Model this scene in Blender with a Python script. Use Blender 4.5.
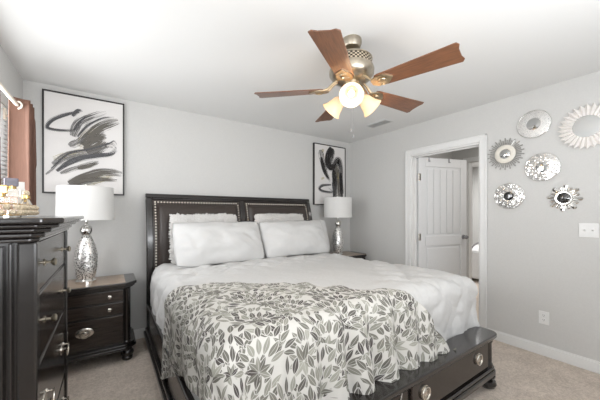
import bpy, bmesh, math, random
from mathutils import Vector, Matrix, noise as mn
for _o in list(bpy.data.objects): bpy.data.objects.remove(_o)
C = bpy.context.scene.collection
S = bpy.context.scene
PI = math.pi
random.seed(7)

# ------------------------------------------------------------------ camera
cd = bpy.data.cameras.new('camera'); cam = bpy.data.objects.new('camera', cd); C.objects.link(cam)
cam.location = (0, 0, 1.29); cam.rotation_euler = (PI/2, 0, -math.radians(34.3))
cd.sensor_width = 36; cd.lens = 16.8; cd.shift_y = 13.5/600; cd.clip_start = 0.02
S.camera = cam
# ------------------------------------------------------------------ world, lights, exposure
w = bpy.data.worlds.new('daylight'); S.world = w; w.use_nodes = True
bg = w.node_tree.nodes['Background']; bg.inputs[0].default_value = (0.93, 0.96, 1, 1); bg.inputs[1].default_value = 2.2
def area(name, loc, rot, sx, sy, power, col=(1, 1, 1)):
    l = bpy.data.lights.new(name, 'AREA'); l.shape = 'RECTANGLE'; l.size = sx; l.size_y = sy; l.energy = power; l.color = col
    o = bpy.data.objects.new(name, l); C.objects.link(o); o.location = loc; o.rotation_euler = rot
    return o
area('rear_opening_fill', (1.25, -0.98, 1.50), (math.radians(97), 0, 0), 2.2, 1.5, 1.5, (0.97, 0.985, 1))  # added fill in an unseen rear opening put in for light
area('ceiling_bounce_fill', (0.85, -0.50, 1.25), (PI-math.radians(27), 0, 0), 1.6, 0.8, 42, (0.96, 0.98, 1))  # added fill aimed up at the ceiling; no lamp in the room matches it
area('side_window_daylight', (-0.585, 2.2, 1.5), (0, -PI/2, 0), 1.1, 1.2, 33, (0.97, 0.985, 1))
area('near_left_fill', (-0.585, 0.15, 1.55), (0, -math.radians(100), 0), 1.3, 1.3, 11, (0.97, 0.985, 1))  # added fill at the unseen second window of the left wall
area('hall_fill_light', (3.95, 1.0, 2.42), (0, 0, 0), 0.4, 0.4, 9, (1, 0.97, 0.93))  # added to brighten the hall; no fitting is modelled there
area('far_room_light', (6.2, 2.3, 2.40), (0, 0, 0), 1.0, 1.0, 45, (1, 1, 1))
S.view_settings.view_transform = 'Standard'; S.view_settings.look = 'None'
S.view_settings.gamma = 1; S.view_settings.exposure = 0.10; S.view_settings.use_curve_mapping = False

# ------------------------------------------------------------------ node helpers
class N:
    """arithmetic on shader sockets"""
    def __init__(s, nt, k): s.nt = nt; s.k = k
    def m(s, op, o=None, o2=None):
        n = s.nt.nodes.new('ShaderNodeMath'); n.operation = op
        for i, v in enumerate((s, o, o2)):
            if v is None: continue
            if isinstance(v, N): s.nt.links.new(v.k, n.inputs[i])
            else: n.inputs[i].default_value = v
        return N(s.nt, n.outputs[0])
    def __add__(s, o): return s.m('ADD', o)
    def __sub__(s, o): return s.m('SUBTRACT', o)
    def __mul__(s, o): return s.m('MULTIPLY', o)
    def __truediv__(s, o): return s.m('DIVIDE', o)
    def lt(s, o): return s.m('LESS_THAN', o)
    def gt(s, o): return s.m('GREATER_THAN', o)
    def fl(s): return s.m('FLOOR')
    def ab(s): return s.m('ABSOLUTE')
    def mx(s, o): return s.m('MAXIMUM', o)
    def smooth(s, a, b):
        n = s.nt.nodes.new('ShaderNodeMapRange'); n.interpolation_type = 'SMOOTHSTEP'
        s.nt.links.new(s.k, n.inputs[0]); n.inputs[1].default_value = a; n.inputs[2].default_value = b
        return N(s.nt, n.outputs[0])

def sxyz(nt, v):
    n = nt.nodes.new('ShaderNodeSeparateXYZ'); nt.links.new(v, n.inputs[0]); return [N(nt, n.outputs[i]) for i in range(3)]
def cxyz(nt, *a):
    n = nt.nodes.new('ShaderNodeCombineXYZ')
    for i, v in enumerate(a):
        if isinstance(v, N): nt.links.new(v.k, n.inputs[i])
        else: n.inputs[i].default_value = v
    return n.outputs[0]
def mixc(nt, f, a, b):
    n = nt.nodes.new('ShaderNodeMix'); n.data_type = 'RGBA'
    for s, v in ((n.inputs[0], f), (n.inputs[6], a), (n.inputs[7], b)):
        if isinstance(v, N): nt.links.new(v.k, s)
        elif hasattr(v, 'is_linked'): nt.links.new(v, s)
        elif isinstance(v, (int, float)): s.default_value = v
        else: s.default_value = (*v, 1)
    return n.outputs[2]
def coords(nt, kind='Object', scale=(1, 1, 1)):
    t = nt.nodes.new('ShaderNodeTexCoord'); mp = nt.nodes.new('ShaderNodeMapping'); mp.inputs['Scale'].default_value = scale
    nt.links.new(t.outputs[kind], mp.inputs[0]); return mp.outputs[0]
def noise(nt, v, scale, detail=3, rough=0.5):
    n = nt.nodes.new('ShaderNodeTexNoise'); nt.links.new(v, n.inputs['Vector'])
    n.inputs['Scale'].default_value = scale; n.inputs['Detail'].default_value = detail; n.inputs['Roughness'].default_value = rough
    return N(nt, n.outputs[0])
def bump(nt, h, strength, dist=0.01):
    b = nt.nodes.new('ShaderNodeBump'); b.inputs['Strength'].default_value = strength; b.inputs['Distance'].default_value = dist
    nt.links.new(h.k, b.inputs['Height']); return b.outputs[0]
def base(name):
    m = bpy.data.materials.new(name); m.use_nodes = True
    return m, m.node_tree, m.node_tree.nodes['Principled BSDF']
def mat(name, col, rough=0.5, metal=0.0, nscale=0, nbump=0.0, nvar=0.0, scale=(1, 1, 1), coat=0.0, emit=None, es=0.0, spec=None, dist=0.01):
    m, nt, p = base(name)
    p.inputs['Base Color'].default_value = (*col, 1); p.inputs['Roughness'].default_value = rough; p.inputs['Metallic'].default_value = metal
    p.inputs['Coat Weight'].default_value = coat; p.inputs['Coat Roughness'].default_value = 0.12
    if spec is not None: p.inputs['Specular IOR Level'].default_value = spec
    if nscale:
        n = noise(nt, coords(nt, 'Object', scale), nscale, 4)
        if nvar:
            a = tuple(c*(1-nvar) for c in col); b = tuple(min(1, c*(1+nvar)) for c in col)
            nt.links.new(mixc(nt, n.smooth(0.3, 0.7), a, b), p.inputs['Base Color'])
        if nbump: nt.links.new(bump(nt, n, nbump, dist), p.inputs['Normal'])
    if emit: p.inputs['Emission Color'].default_value = (*emit, 1); p.inputs['Emission Strength'].default_value = es
    return m

M = {}
M['wall'] = mat('painted wall', (0.62, 0.615, 0.60), 0.85, nscale=90, nbump=0.12, nvar=0.015, dist=0.003)
M['ceiling'] = mat('painted ceiling', (0.765, 0.765, 0.755), 0.9, nscale=60, nbump=0.15, dist=0.003)
M['white'] = mat('white trim paint', (0.80, 0.80, 0.79), 0.4, nscale=40, nvar=0.01)
M['door'] = mat('white door paint', (0.74, 0.745, 0.75), 0.45, nscale=40, nvar=0.01)
M['plate'] = mat('white plastic', (0.82, 0.82, 0.81), 0.35, nscale=40, nvar=0.01)
M['slot'] = mat('dark slot', (0.05, 0.05, 0.05), 0.6, nscale=40, nvar=0.05)
M['wood'] = mat('espresso wood', (0.016, 0.013, 0.012), 0.25, nscale=6, nvar=0.35, scale=(1, 1, 12), coat=0.55)
M['woodh'] = mat('espresso drawer wood', (0.026, 0.019, 0.0155), 0.17, nscale=6, nvar=0.3, scale=(1, 1, 14), coat=0.12)
M['top'] = mat('taupe overlay', (0.36, 0.27, 0.20), 0.35, nscale=9, nvar=0.25, scale=(1, 8, 1), coat=0.3)
M['leather'] = mat('brown leather', (0.040, 0.030, 0.025), 0.34, nscale=140, nbump=0.25, nvar=0.12, dist=0.004)
M['nail'] = mat('antique nail', (0.80, 0.75, 0.66), 0.4, 0.6, nscale=30, nvar=0.1)
M['nickel'] = mat('brushed nickel', (0.70, 0.66, 0.60), 0.25, 1.0, nscale=60, nvar=0.08)
M['brass'] = mat('antique brass', (0.50, 0.40, 0.27), 0.28, 1.0, nscale=20, nvar=0.15)
M['pewter'] = mat('pewter brass', (0.46, 0.41, 0.33), 0.30, 1.0, nscale=20, nvar=0.15)
M['chrome'] = mat('chrome', (0.80, 0.79, 0.77), 0.12, 1.0, nscale=20, nvar=0.05)
M['mirror'] = mat('mirror glass', (0.60, 0.61, 0.61), 0.03, 1.0, nscale=3, nvar=0.01)
M['ivory'] = mat('ivory lacquer', (0.80, 0.76, 0.68), 0.35, nscale=20, nvar=0.04)
M['pearl'] = mat('pearl pleats', (0.83, 0.80, 0.77), 0.4, nscale=20, nvar=0.04)
M['curtain'] = mat('terracotta curtain cloth', (0.155, 0.078, 0.053), 0.7, nscale=160, nbump=0.15, nvar=0.08, scale=(1, 1, 0.1), dist=0.003)
M['rod'] = mat('cream metal rod', (0.80, 0.74, 0.64), 0.3, nscale=20, nvar=0.03)
M['linen'] = mat('white quilt cotton', (0.615, 0.61, 0.60), 0.85, nscale=38, nbump=0.35, nvar=0.02, dist=0.006)
M['pillow'] = mat('white pillow cotton', (0.62, 0.617, 0.61), 0.85, nscale=9, nbump=0.25, nvar=0.015, dist=0.02)
M['fur'] = mat('white plush', (0.66, 0.645, 0.625), 0.95, nscale=120, nbump=0.8, nvar=0.06, dist=0.01)
M['canvasf'] = mat('black picture frame', (0.022, 0.02, 0.019), 0.4, nscale=30, nvar=0.1)
M['paper'] = mat('off white canvas', (0.74, 0.72, 0.705), 0.8, nscale=260, nbump=0.1, nvar=0.02, dist=0.002)
M['vent'] = mat('vent white enamel', (0.66, 0.66, 0.65), 0.5, nscale=40, nvar=0.01)
M['blade'] = mat('walnut blade', (0.155, 0.062, 0.027), 0.36, nscale=8, nvar=0.25, scale=(1.2, 14, 1), coat=0.4)
M['steel'] = mat('grey steel', (0.32, 0.32, 0.33), 0.35, 0.8, nscale=40, nvar=0.05)
M['box'] = mat('pale carton', (0.78, 0.77, 0.75), 0.5, nscale=40, nvar=0.02)
M['capg'] = mat('smoky cap', (0.17, 0.16, 0.20), 0.4, 0.0, nscale=30, nvar=0.3)
M['gold'] = mat('gold collar', (0.80, 0.55, 0.22), 0.22, 1.0, nscale=30, nvar=0.05)
M['peach'] = mat('peach perfume', (0.80, 0.53, 0.38), 0.1, nscale=20, nvar=0.05, coat=0.5)
M['spoke'] = mat('dull silver', (0.42, 0.41, 0.39), 0.3, 0.9, nscale=20, nvar=0.05)
M['blind'] = mat('white blind slat', (0.86, 0.86, 0.85), 0.5, nscale=30, nvar=0.01)

def carpet():
    m, nt, p = base('beige carpet'); v = coords(nt)
    a = noise(nt, v, 150, 3, 0.7); b = noise(nt, v, 7, 3, 0.6); c = noise(nt, v, 42, 3, 0.6)
    f = (a*0.45 + b*0.25 + c*0.30).smooth(0.34, 0.66)
    nt.links.new(mixc(nt, f, (0.56, 0.475, 0.40), (0.88, 0.775, 0.68)), p.inputs['Base Color'])
    p.inputs['Roughness'].default_value = 1; p.inputs['Specular IOR Level'].default_value = 0.1
    nt.links.new(bump(nt, a + c, 0.9, 0.012), p.inputs['Normal']); return m
M['carpet'] = carpet()

def mosaic(name, scale, tilt, dark=0.25, rough=0.1, kind='Object'):
    """small metallic facets: every voronoi cell tilts its own way"""
    m, nt, p = base(name); v = coords(nt, kind)
    vo = nt.nodes.new('ShaderNodeTexVoronoi'); vo.inputs['Scale'].default_value = scale; nt.links.new(v, vo.inputs['Vector'])
    ve = nt.nodes.new('ShaderNodeTexVoronoi'); ve.feature = 'DISTANCE_TO_EDGE'; ve.inputs['Scale'].default_value = scale; nt.links.new(v, ve.inputs['Vector'])
    g = nt.nodes.new('ShaderNodeNewGeometry')
    s = nt.nodes.new('ShaderNodeVectorMath'); s.operation = 'SUBTRACT'; nt.links.new(vo.outputs['Color'], s.inputs[0]); s.inputs[1].default_value = (.5, .5, .5)
    k = nt.nodes.new('ShaderNodeVectorMath'); k.operation = 'MULTIPLY_ADD'; nt.links.new(s.outputs[0], k.inputs[0]); k.inputs[1].default_value = (tilt,)*3
    nt.links.new(g.outputs['Normal'], k.inputs[2])
    q = nt.nodes.new('ShaderNodeVectorMath'); q.operation = 'NORMALIZE'; nt.links.new(k.outputs[0], q.inputs[0]); nt.links.new(q.outputs[0], p.inputs['Normal'])
    e = N(nt, ve.outputs['Distance']).smooth(0.03, 0.10)
    nt.links.new(mixc(nt, e, (dark, dark, dark), (0.86, 0.85, 0.83)), p.inputs['Base Color'])
    p.inputs['Metallic'].default_value = 1; p.inputs['Roughness'].default_value = rough; return m
M['mosaic'] = mosaic('hammered silver facets', 110, 0.6, 0.5, 0.22)
M['lampbody'] = mosaic('perforated silver', 60, 0.25, 0.03, 0.32)
def lamp_body():
    m = M['lampbody']; nt = m.node_tree; p = nt.nodes['Principled BSDF']
    v = coords(nt); ve = nt.nodes.new('ShaderNodeTexVoronoi'); ve.inputs['Scale'].default_value = 85; nt.links.new(v, ve.inputs['Vector'])
    d = N(nt, ve.outputs['Distance']).smooth(0.34, 0.46)
    nt.links.new(mixc(nt, d, (0.06, 0.055, 0.05), (0.90, 0.89, 0.87)), p.inputs['Base Color']); p.inputs['Metallic'].default_value = 0.75
lamp_body()

def lampshade():
    m, nt, p = base('white lamp fabric'); p.inputs['Base Color'].default_value = (0.88, 0.875, 0.86, 1); p.inputs['Roughness'].default_value = 0.9
    n = noise(nt, coords(nt, 'Object', (1, 1, 8)), 90, 2); nt.links.new(bump(nt, n, 0.1, 0.002), p.inputs['Normal'])
    tr = nt.nodes.new('ShaderNodeBsdfTranslucent'); tr.inputs[0].default_value = (0.9, 0.89, 0.87, 1)
    mx = nt.nodes.new('ShaderNodeMixShader'); mx.inputs[0].default_value = 0.3
    nt.links.new(p.outputs[0], mx.inputs[1]); nt.links.new(tr.outputs[0], mx.inputs[2])
    nt.links.new(mx.outputs[0], nt.nodes['Material Output'].inputs[0]); return m
M['shade'] = lampshade()
def frosted():
    m, nt, p = base('frosted glass shade, lit'); p.inputs['Base Color'].default_value = (0.80, 0.70, 0.58, 1); p.inputs['Roughness'].default_value = 0.35
    n = noise(nt, coords(nt), 25, 2)
    nt.links.new(mixc(nt, n, (1.0, 0.74, 0.48), (1.0, 0.84, 0.64)), p.inputs['Emission Color']); p.inputs['Emission Strength'].default_value = 0.09
    tr = nt.nodes.new('ShaderNodeBsdfTranslucent'); tr.inputs[0].default_value = (0.9, 0.75, 0.55, 1)
    mx = nt.nodes.new('ShaderNodeMixShader'); mx.inputs[0].default_value = 0.4
    nt.links.new(p.outputs[0], mx.inputs[1]); nt.links.new(tr.outputs[0], mx.inputs[2])
    nt.links.new(mx.outputs[0], nt.nodes['Material Output'].inputs[0]); return m
M['frosted'] = frosted()
M['bulb'] = mat('lit bulb', (1, 0.9, 0.75), 0.4, nscale=10, nvar=0.02, emit=(1, 0.86, 0.66), es=3.5)
def glass(name, col, ior=1.45):
    m, nt, p = base(name); p.inputs['Base Color'].default_value = (*col, 1); p.inputs['Roughness'].default_value = 0.12
    p.inputs['Transmission Weight'].default_value = 1; p.inputs['IOR'].default_value = ior
    n = noise(nt, coords(nt), 20, 2); nt.links.new(bump(nt, n, 0.05), p.inputs['Normal']); return m
M['glass'] = glass('clear glass', (0.98, 0.97, 0.94))
M['crystal'] = mat('crystal bead', (0.62, 0.51, 0.36), 0.15, 0.0, nscale=300, nvar=0.5, coat=0.6)
def pane():
    m, nt, p = base('window pane'); t = nt.nodes.new('ShaderNodeBsdfTransparent'); gl = nt.nodes.new('ShaderNodeBsdfGlossy'); gl.inputs['Roughness'].default_value = 0.02
    mx = nt.nodes.new('ShaderNodeMixShader'); mx.inputs[0].default_value = 0.06
    nt.links.new(t.outputs[0], mx.inputs[1]); nt.links.new(gl.outputs[0], mx.inputs[2]); nt.links.new(mx.outputs[0], nt.nodes['Material Output'].inputs[0]); return m
M['pane'] = pane()
def filigree():
    m, nt, p = base('pierced brass band'); u, v, _ = sxyz(nt, coords(nt, 'UV'))
    a = ((u*30*2*PI).m('SINE') * (v*2*2*PI).m('SINE')).gt(0.05)
    nt.links.new(mixc(nt, a, (0.07, 0.055, 0.04), (0.66, 0.58, 0.45)), p.inputs['Base Color'])
    p.inputs['Metallic'].default_value = 0.9; p.inputs['Roughness'].default_value = 0.35; return m
M['filigree'] = filigree()

def leafy():
    """sprays of leaves radiating from scattered points, in the cloth's own metres"""
    m, nt, p = base('leaf print cotton'); uv = coords(nt, 'UV')
    wob = nt.nodes.new('ShaderNodeTexNoise'); nt.links.new(uv, wob.inputs['Vector']); wob.inputs['Scale'].default_value = 5; wob.inputs['Detail'].default_value = 1
    wv = nt.nodes.new('ShaderNodeVectorMath'); wv.operation = 'MULTIPLY_ADD'; nt.links.new(wob.outputs['Color'], wv.inputs[0]); wv.inputs[1].default_value = (.05, .05, 0); nt.links.new(uv, wv.inputs[2])
    CELL = 0.25; LR = 0.073
    def fans(ox, oy):
        sc = nt.nodes.new('ShaderNodeVectorMath'); sc.operation = 'MULTIPLY_ADD'; nt.links.new(wv.outputs[0], sc.inputs[0]); sc.inputs[1].default_value = (1/CELL,)*3; sc.inputs[2].default_value = (ox, oy, 0)
        def voro(v):
            vo = nt.nodes.new('ShaderNodeTexVoronoi'); vo.voronoi_dimensions = '2D'; vo.inputs['Scale'].default_value = 1; vo.inputs['Randomness'].default_value = 0.8
            nt.links.new(v, vo.inputs['Vector']); return vo
        vo = voro(sc.outputs[0]); px, py, _ = sxyz(nt, vo.outputs['Position']); sx, sy, _ = sxyz(nt, sc.outputs[0])
        rnd = sxyz(nt, vo.outputs['Color'])
        bx = px - 0.12; by = py - 0.46                  # the point every leaf of the spray springs from
        x = (sx - bx)*CELL; y = (sy - by)*CELL
        r = (x*x + y*y).m('SQRT'); th = y.m('ARCTAN2', x)
        rr = r/LR - rnd[1]*0.35 + 0.3
        i = rr.fl(); fr = rr - i
        n = i*8 + 9
        a = th*n/6.28319 + i*0.37 + rnd[0]
        k = a.fl(); fa = a - k - 0.5
        lat = (fa*6.28319/n*r).ab()
        # keep a leaf only when its tip lies in the same cell
        ta = (k + 0.5 - i*0.37 - rnd[0])*6.28319/n; tr = (i + 0.92 - 0.3 + rnd[1]*0.35)*LR/CELL
        v2 = voro(cxyz(nt, bx + tr*ta.m('COSINE'), by + tr*ta.m('SINE'), 0.0))
        qx, qy, _ = sxyz(nt, v2.outputs['Position'])
        keep = ((qx - px).ab() + (qy - py).ab()).lt(0.01)
        wd = (fr.m('POWER', 0.85)*PI).m('SINE')*0.0128
        leaf = (wd - lat).smooth(0.0, 0.0012)*keep
        rib = (lat - 0.0006).smooth(0.0, 0.0008)
        wn = nt.nodes.new('ShaderNodeTexWhiteNoise'); wn.noise_dimensions = '3D'
        nt.links.new(cxyz(nt, k.m('FLOORED_MODULO', n) + i*17.0, rnd[1]*91.0, rnd[2]*57.0), wn.inputs['Vector'])
        t = N(nt, wn.outputs['Value'])*0.65 + rnd[1]*0.35
        cr = nt.nodes.new('ShaderNodeValToRGB'); e = cr.color_ramp.elements
        e[0].position = 0.15; e[0].color = (0.080, 0.070, 0.066, 1); e[1].position = 0.85; e[1].color = (0.39, 0.385, 0.335, 1)
        z = e.new(0.5); z.color = (0.20, 0.195, 0.165, 1)
        nt.links.new(t.k, cr.inputs[0])
        return leaf*(rib*0.6 + 0.4), cr.outputs[0], (wd + 0.0035 - lat).smooth(0.0, 0.0012)*keep
    l1_, c1_, h1_ = fans(0, 0); l2_, c2_, h2_ = fans(3.47, 7.61); l2_ = l2_*(h1_*-1.0 + 1.0); l3_, c3_, h3_ = fans(8.21, 2.83); l3_ = l3_*(h1_*-1.0 + 1.0)*(h2_*-1.0 + 1.0)
    col = mixc(nt, l1_, mixc(nt, l2_, mixc(nt, l3_, (0.63, 0.615, 0.58), c3_), c2_), c1_)
    nt.links.new(col, p.inputs['Base Color']); p.inputs['Roughness'].default_value = 0.9
    cl = noise(nt, uv, 30, 3); nt.links.new(bump(nt, cl, 0.2, 0.01), p.inputs['Normal'])
    return m
M['leafy'] = leafy()

def brush(name, ink, dens, seed):
    """dry brush stroke: streaks run along the stroke (u), bristles across (v)"""
    m, nt, p = base(name); u, v, _ = sxyz(nt, coords(nt, 'UV'))
    st = noise(nt, cxyz(nt, u*1.3 + seed, v*16.0, seed), 1.0, 4, 0.65)
    edge = (v - 0.5).ab()*2.0
    a = (st + dens - edge.m('POWER', 4.0)*0.35 - (u - 0.55).mx(0.0)*0.35).smooth(0.48, 0.60)
    p.inputs['Base Color'].default_value = (*ink, 1); p.inputs['Roughness'].default_value = 0.7
    t = nt.nodes.new('ShaderNodeBsdfTransparent'); mx = nt.nodes.new('ShaderNodeMixShader')
    nt.links.new(a.k, mx.inputs[0]); nt.links.new(t.outputs[0], mx.inputs[1]); nt.links.new(p.outputs[0], mx.inputs[2])
    nt.links.new(mx.outputs[0], nt.nodes['Material Output'].inputs[0]); return m
M['ink_grey'] = brush('dark olive grey brush', (0.12, 0.11, 0.095), 0.16, 1.0)
M['ink_dry'] = brush('dry grey brush', (0.17, 0.165, 0.16), 0.07, 5.0)
M['ink_black'] = brush('black brush', (0.018, 0.016, 0.016), 0.15, 9.0)
M['ink_blue'] = brush('slate brush', (0.085, 0.085, 0.09), 0.14, 3.0)
M['ink_sand'] = brush('sand brush', (0.52, 0.47, 0.33), 0.02, 7.0)
M['ink_ochre'] = brush('ochre brush', (0.50, 0.40, 0.10), 0.02, 12.0)

# ------------------------------------------------------------------ mesh helpers
LOC = {}
class MB:
    def __init__(s): s.b = bmesh.new(); s.uv = s.b.loops.layers.uv.new('UVMap'); s.mi = 0
    def face(s, vs, uvs=None):
        try: f = s.b.faces.new(vs)
        except ValueError: return None
        f.material_index = s.mi
        if uvs:
            for l, q in zip(f.loops, uvs): l[s.uv].uv = q
        return f
    def box(s, x0, x1, y0, y1, z0, z1, mtx=None):
        P = [Vector((x, y, z)) for x in (x0, x1) for y in (y0, y1) for z in (z0, z1)]
        if mtx: P = [mtx @ q for q in P]
        v = [s.b.verts.new(q) for q in P]
        for f in ((0, 1, 3, 2), (4, 6, 7, 5), (0, 4, 5, 1), (2, 3, 7, 6), (0, 2, 6, 4), (1, 5, 7, 3)): s.face([v[i] for i in f])
        return s
    def prism(s, poly, z0, z1, mtx=None):
        """polygon in xy extruded along z"""
        n = len(poly); f = lambda p, z: (mtx @ Vector((p[0], p[1], z))) if mtx else Vector((p[0], p[1], z))
        a = [s.b.verts.new(f(p, z0)) for p in poly]; b = [s.b.verts.new(f(p, z1)) for p in poly]
        s.face(a[::-1]); s.face(b)
        for i in range(n): s.face([a[i], a[(i+1) % n], b[(i+1) % n], b[i]])
        return s
    def lathe(s, prof, org=(0, 0, 0), seg=32, mtx=None):
        """profile of (radius, z) turned about z"""
        T = (mtx or Matrix()); o = Vector(org); rings = []
        for r, z in prof:
            if r < 1e-6: rings.append([s.b.verts.new(T @ Vector((0, 0, z)) + o)])
            else: rings.append([s.b.verts.new(T @ Vector((r*math.cos(2*PI*k/seg), r*math.sin(2*PI*k/seg), z)) + o) for k in range(seg)])
        for j in range(len(rings)-1):
            A, B = rings[j], rings[j+1]; v0 = j/(len(rings)-1); v1 = (j+1)/(len(rings)-1)
            for k in range(seg):
                k2 = (k+1) % seg
                if len(A) == 1 and len(B) == 1: continue
                if len(A) == 1: s.face([A[0], B[k2], B[k]][::-1])
                elif len(B) == 1: s.face([A[k], A[k2], B[0]])
                else: s.face([A[k], A[k2], B[k2], B[k]], [(k/seg, v0), ((k+1)/seg, v0), ((k+1)/seg, v1), (k/seg, v1)])
        return s
    def tube(s, pts, r, seg=10, caps=True):
        pts = [Vector(p) for p in pts]; rings = []; up = None
        for i, p in enumerate(pts):
            d = (pts[min(i+1, len(pts)-1)] - pts[max(i-1, 0)]).normalized()
            if up is None: up = Vector((0, 0, 1)) if abs(d.z) < 0.9 else Vector((1, 0, 0))
            n1 = d.cross(up).normalized(); up = n1.cross(d).normalized()
            rad = r[i] if isinstance(r, (list, tuple)) else r
            rings.append([s.b.verts.new(p + (n1*math.cos(2*PI*k/seg) + up*math.sin(2*PI*k/seg))*rad) for k in range(seg)])
        for A, B in zip(rings, rings[1:]):
            for k in range(seg): s.face([A[k], A[(k+1) % seg], B[(k+1) % seg], B[k]])
        if caps: s.face(rings[0][::-1]); s.face(rings[-1])
        return s
    def ring(s, c, R, r, axis='x', seg=36, sub=8):
        pts = []
        for k in range(seg):
            a = 2*PI*k/seg; ca, sa = math.cos(a), math.sin(a)
            e = Vector((0, ca, sa)) if axis == 'x' else (Vector((ca, 0, sa)) if axis == 'y' else Vector((ca, sa, 0)))
            n = Vector((1, 0, 0)) if axis == 'x' else (Vector((0, 1, 0)) if axis == 'y' else Vector((0, 0, 1)))
            pts.append([s.b.verts.new(Vector(c) + e*(R + r*math.cos(2*PI*j/sub)) + n*r*math.sin(2*PI*j/sub)) for j in range(sub)])
        for k in range(seg):
            for j in range(sub): s.face([pts[k][j], pts[(k+1) % seg][j], pts[(k+1) % seg][(j+1) % sub], pts[k][(j+1) % sub]])
        return s
    def ball(s, c, r, seg=12, rings=8, sq=(1, 1, 1)):
        prof = [(r*math.sin(PI*i/rings), -r*math.cos(PI*i/rings)) for i in range(rings+1)]
        prof[0] = (0, -r); prof[-1] = (0, r)
        return s.lathe(prof, c, seg, Matrix.Diagonal((*sq, 1)))
    def grid(s, fn, nu, nv, uvf=None, flip=False):
        V = [[s.b.verts.new(fn(i/nu, j/nv)) for j in range(nv+1)] for i in range(nu+1)]
        for i in range(nu):
            for j in range(nv):
                q = [(i, j), (i+1, j), (i+1, j+1), (i, j+1)]
                if flip: q = q[::-1]
                s.face([V[a][b] for a, b in q], [(uvf(a/nu, b/nv) if uvf else (a/nu, b/nv)) for a, b in q])
        return V
def obj(name, mb, m, parent=None, smooth=True, bevel=0.0, local=False, angle=40):
    me = bpy.data.meshes.new(name)
    b = mb.b
    bmesh.ops.recalc_face_normals(b, faces=b.faces)
    vs = [v.co for v in b.verts]
    lo = Vector((min(v.x for v in vs), min(v.y for v in vs), min(v.z for v in vs))); hi = Vector((max(v.x for v in vs), max(v.y for v in vs), max(v.z for v in vs)))
    if parent is None:
        org = Vector(((lo.x+hi.x)/2, (lo.y+hi.y)/2, lo.z))
    else: org = Vector((0, 0, 0)) if local else LOC.get(parent.name, Vector((0, 0, 0)))
    bmesh.ops.translate(b, verts=b.verts, vec=-org)
    for f in b.faces: f.smooth = smooth
    b.to_mesh(me); b.free()
    o = bpy.data.objects.new(name, me); C.objects.link(o)
    for q in (m if isinstance(m, (list, tuple)) else [m]): me.materials.append(q)
    if parent is None: o.location = org; LOC[o.name] = org
    else: o.parent = parent; LOC[o.name] = org
    if smooth: me.set_sharp_from_angle(angle=math.radians(angle))
    if bevel:
        md = o.modifiers.new('edge', 'BEVEL'); md.width = bevel; md.segments = 2; md.limit_method = 'ANGLE'; md.angle_limit = math.radians(40)
    return o
def tag(o, label, cat, group=None, kind=None):
    o['label'] = label; o['category'] = cat
    if group: o['group'] = group
    if kind: o['kind'] = kind
    return o
def thing(name, loc, label, cat, group=None, rz=0):
    o = bpy.data.objects.new(name, None); C.objects.link(o); o.location = loc; o.rotation_euler.z = rz; o.empty_display_size = 0.1
    LOC[o.name] = Vector(loc); return tag(o, label, cat, group)
def struct(name, mb, m, bevel=0.0, label=None, parent=None):
    o = obj(name, mb, m, parent, smooth=False, bevel=bevel)
    if parent is None: o['kind'] = 'structure'
    if label: o['label'] = label
    return o
def copy_tree(o, parent=None):
    c = o.copy(); C.objects.link(c)
    if parent: c.parent = parent
    LOC[c.name] = LOC.get(o.name, Vector())
    for ch in [q for q in bpy.data.objects if q.parent == o]: copy_tree(ch, c)
    return c
def rot(axis, deg): return Matrix.Rotation(math.radians(deg), 4, axis)
def T(x, y, z): return Matrix.Translation((x, y, z))

# ------------------------------------------------------------------ room shell
XL, XR, YB, YF, H = -0.611, 3.265, 3.33, -1.05, 2.44
TH = 0.12
XH, YE = 4.55, 2.34     # hall: far wall, end wall
b = MB(); b.box(XL-TH, XR+0.02, YF-TH, YB+TH, -0.05, 0); b.box(XR+0.02, 7.6, -1.0, YB+TH, -0.05, 0); struct('floor', b, M['carpet'], label='beige cut pile carpet floor')
b = MB(); b.box(XL-TH, 7.6, YF-TH, YB+TH, H, H+0.08); struct('ceiling', b, M['ceiling'], label='plain white painted ceiling')
b = MB(); b.box(XL-TH, XR+TH, YB, YB+TH, 0, H); struct('wall_back', b, M['wall'], label='light grey painted wall behind the headboard')
# left wall with two window openings, the nearer unseen and put in for light
b = MB(); wz0, wz1 = 0.95, 2.06
ys = [YF-TH, -0.50, 0.80, 1.55, 2.95, YB]
for y0, y1, op in ((ys[0], ys[1], 0), (ys[1], ys[2], 1), (ys[2], ys[3], 0), (ys[3], ys[4], 1), (ys[4], ys[5], 0)):
    if op: b.box(XL-TH, XL, y0, y1, 0, wz0); b.box(XL-TH, XL, y0, y1, wz1, H)
    else: b.box(XL-TH, XL, y0, y1, 0, H)
struct('wall_left', b, M['wall'], label='light grey painted window wall')
DY0, DY1, DZ = 1.385, 2.205, 2.045      # door opening in the right wall
b = MB(); b.box(XR, XR+TH, YF-TH, DY0, 0, H); b.box(XR, XR+TH, DY1, YB, 0, H); b.box(XR, XR+TH, DY0, DY1, DZ, H)
struct('wall_right', b, M['wall'], label='light grey painted wall with the doorway')
b = MB(); b.box(XL, 0.1, YF-TH, YF, 0, H); b.box(2.4, XR, YF-TH, YF, 0, H); b.box(0.1, 2.4, YF-TH, YF, 0, 0.7); b.box(0.1, 2.4, YF-TH, YF, 2.25, H)
struct('wall_rear', b, M['wall'])  # the opening in this unseen wall is put in to admit light
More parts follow.
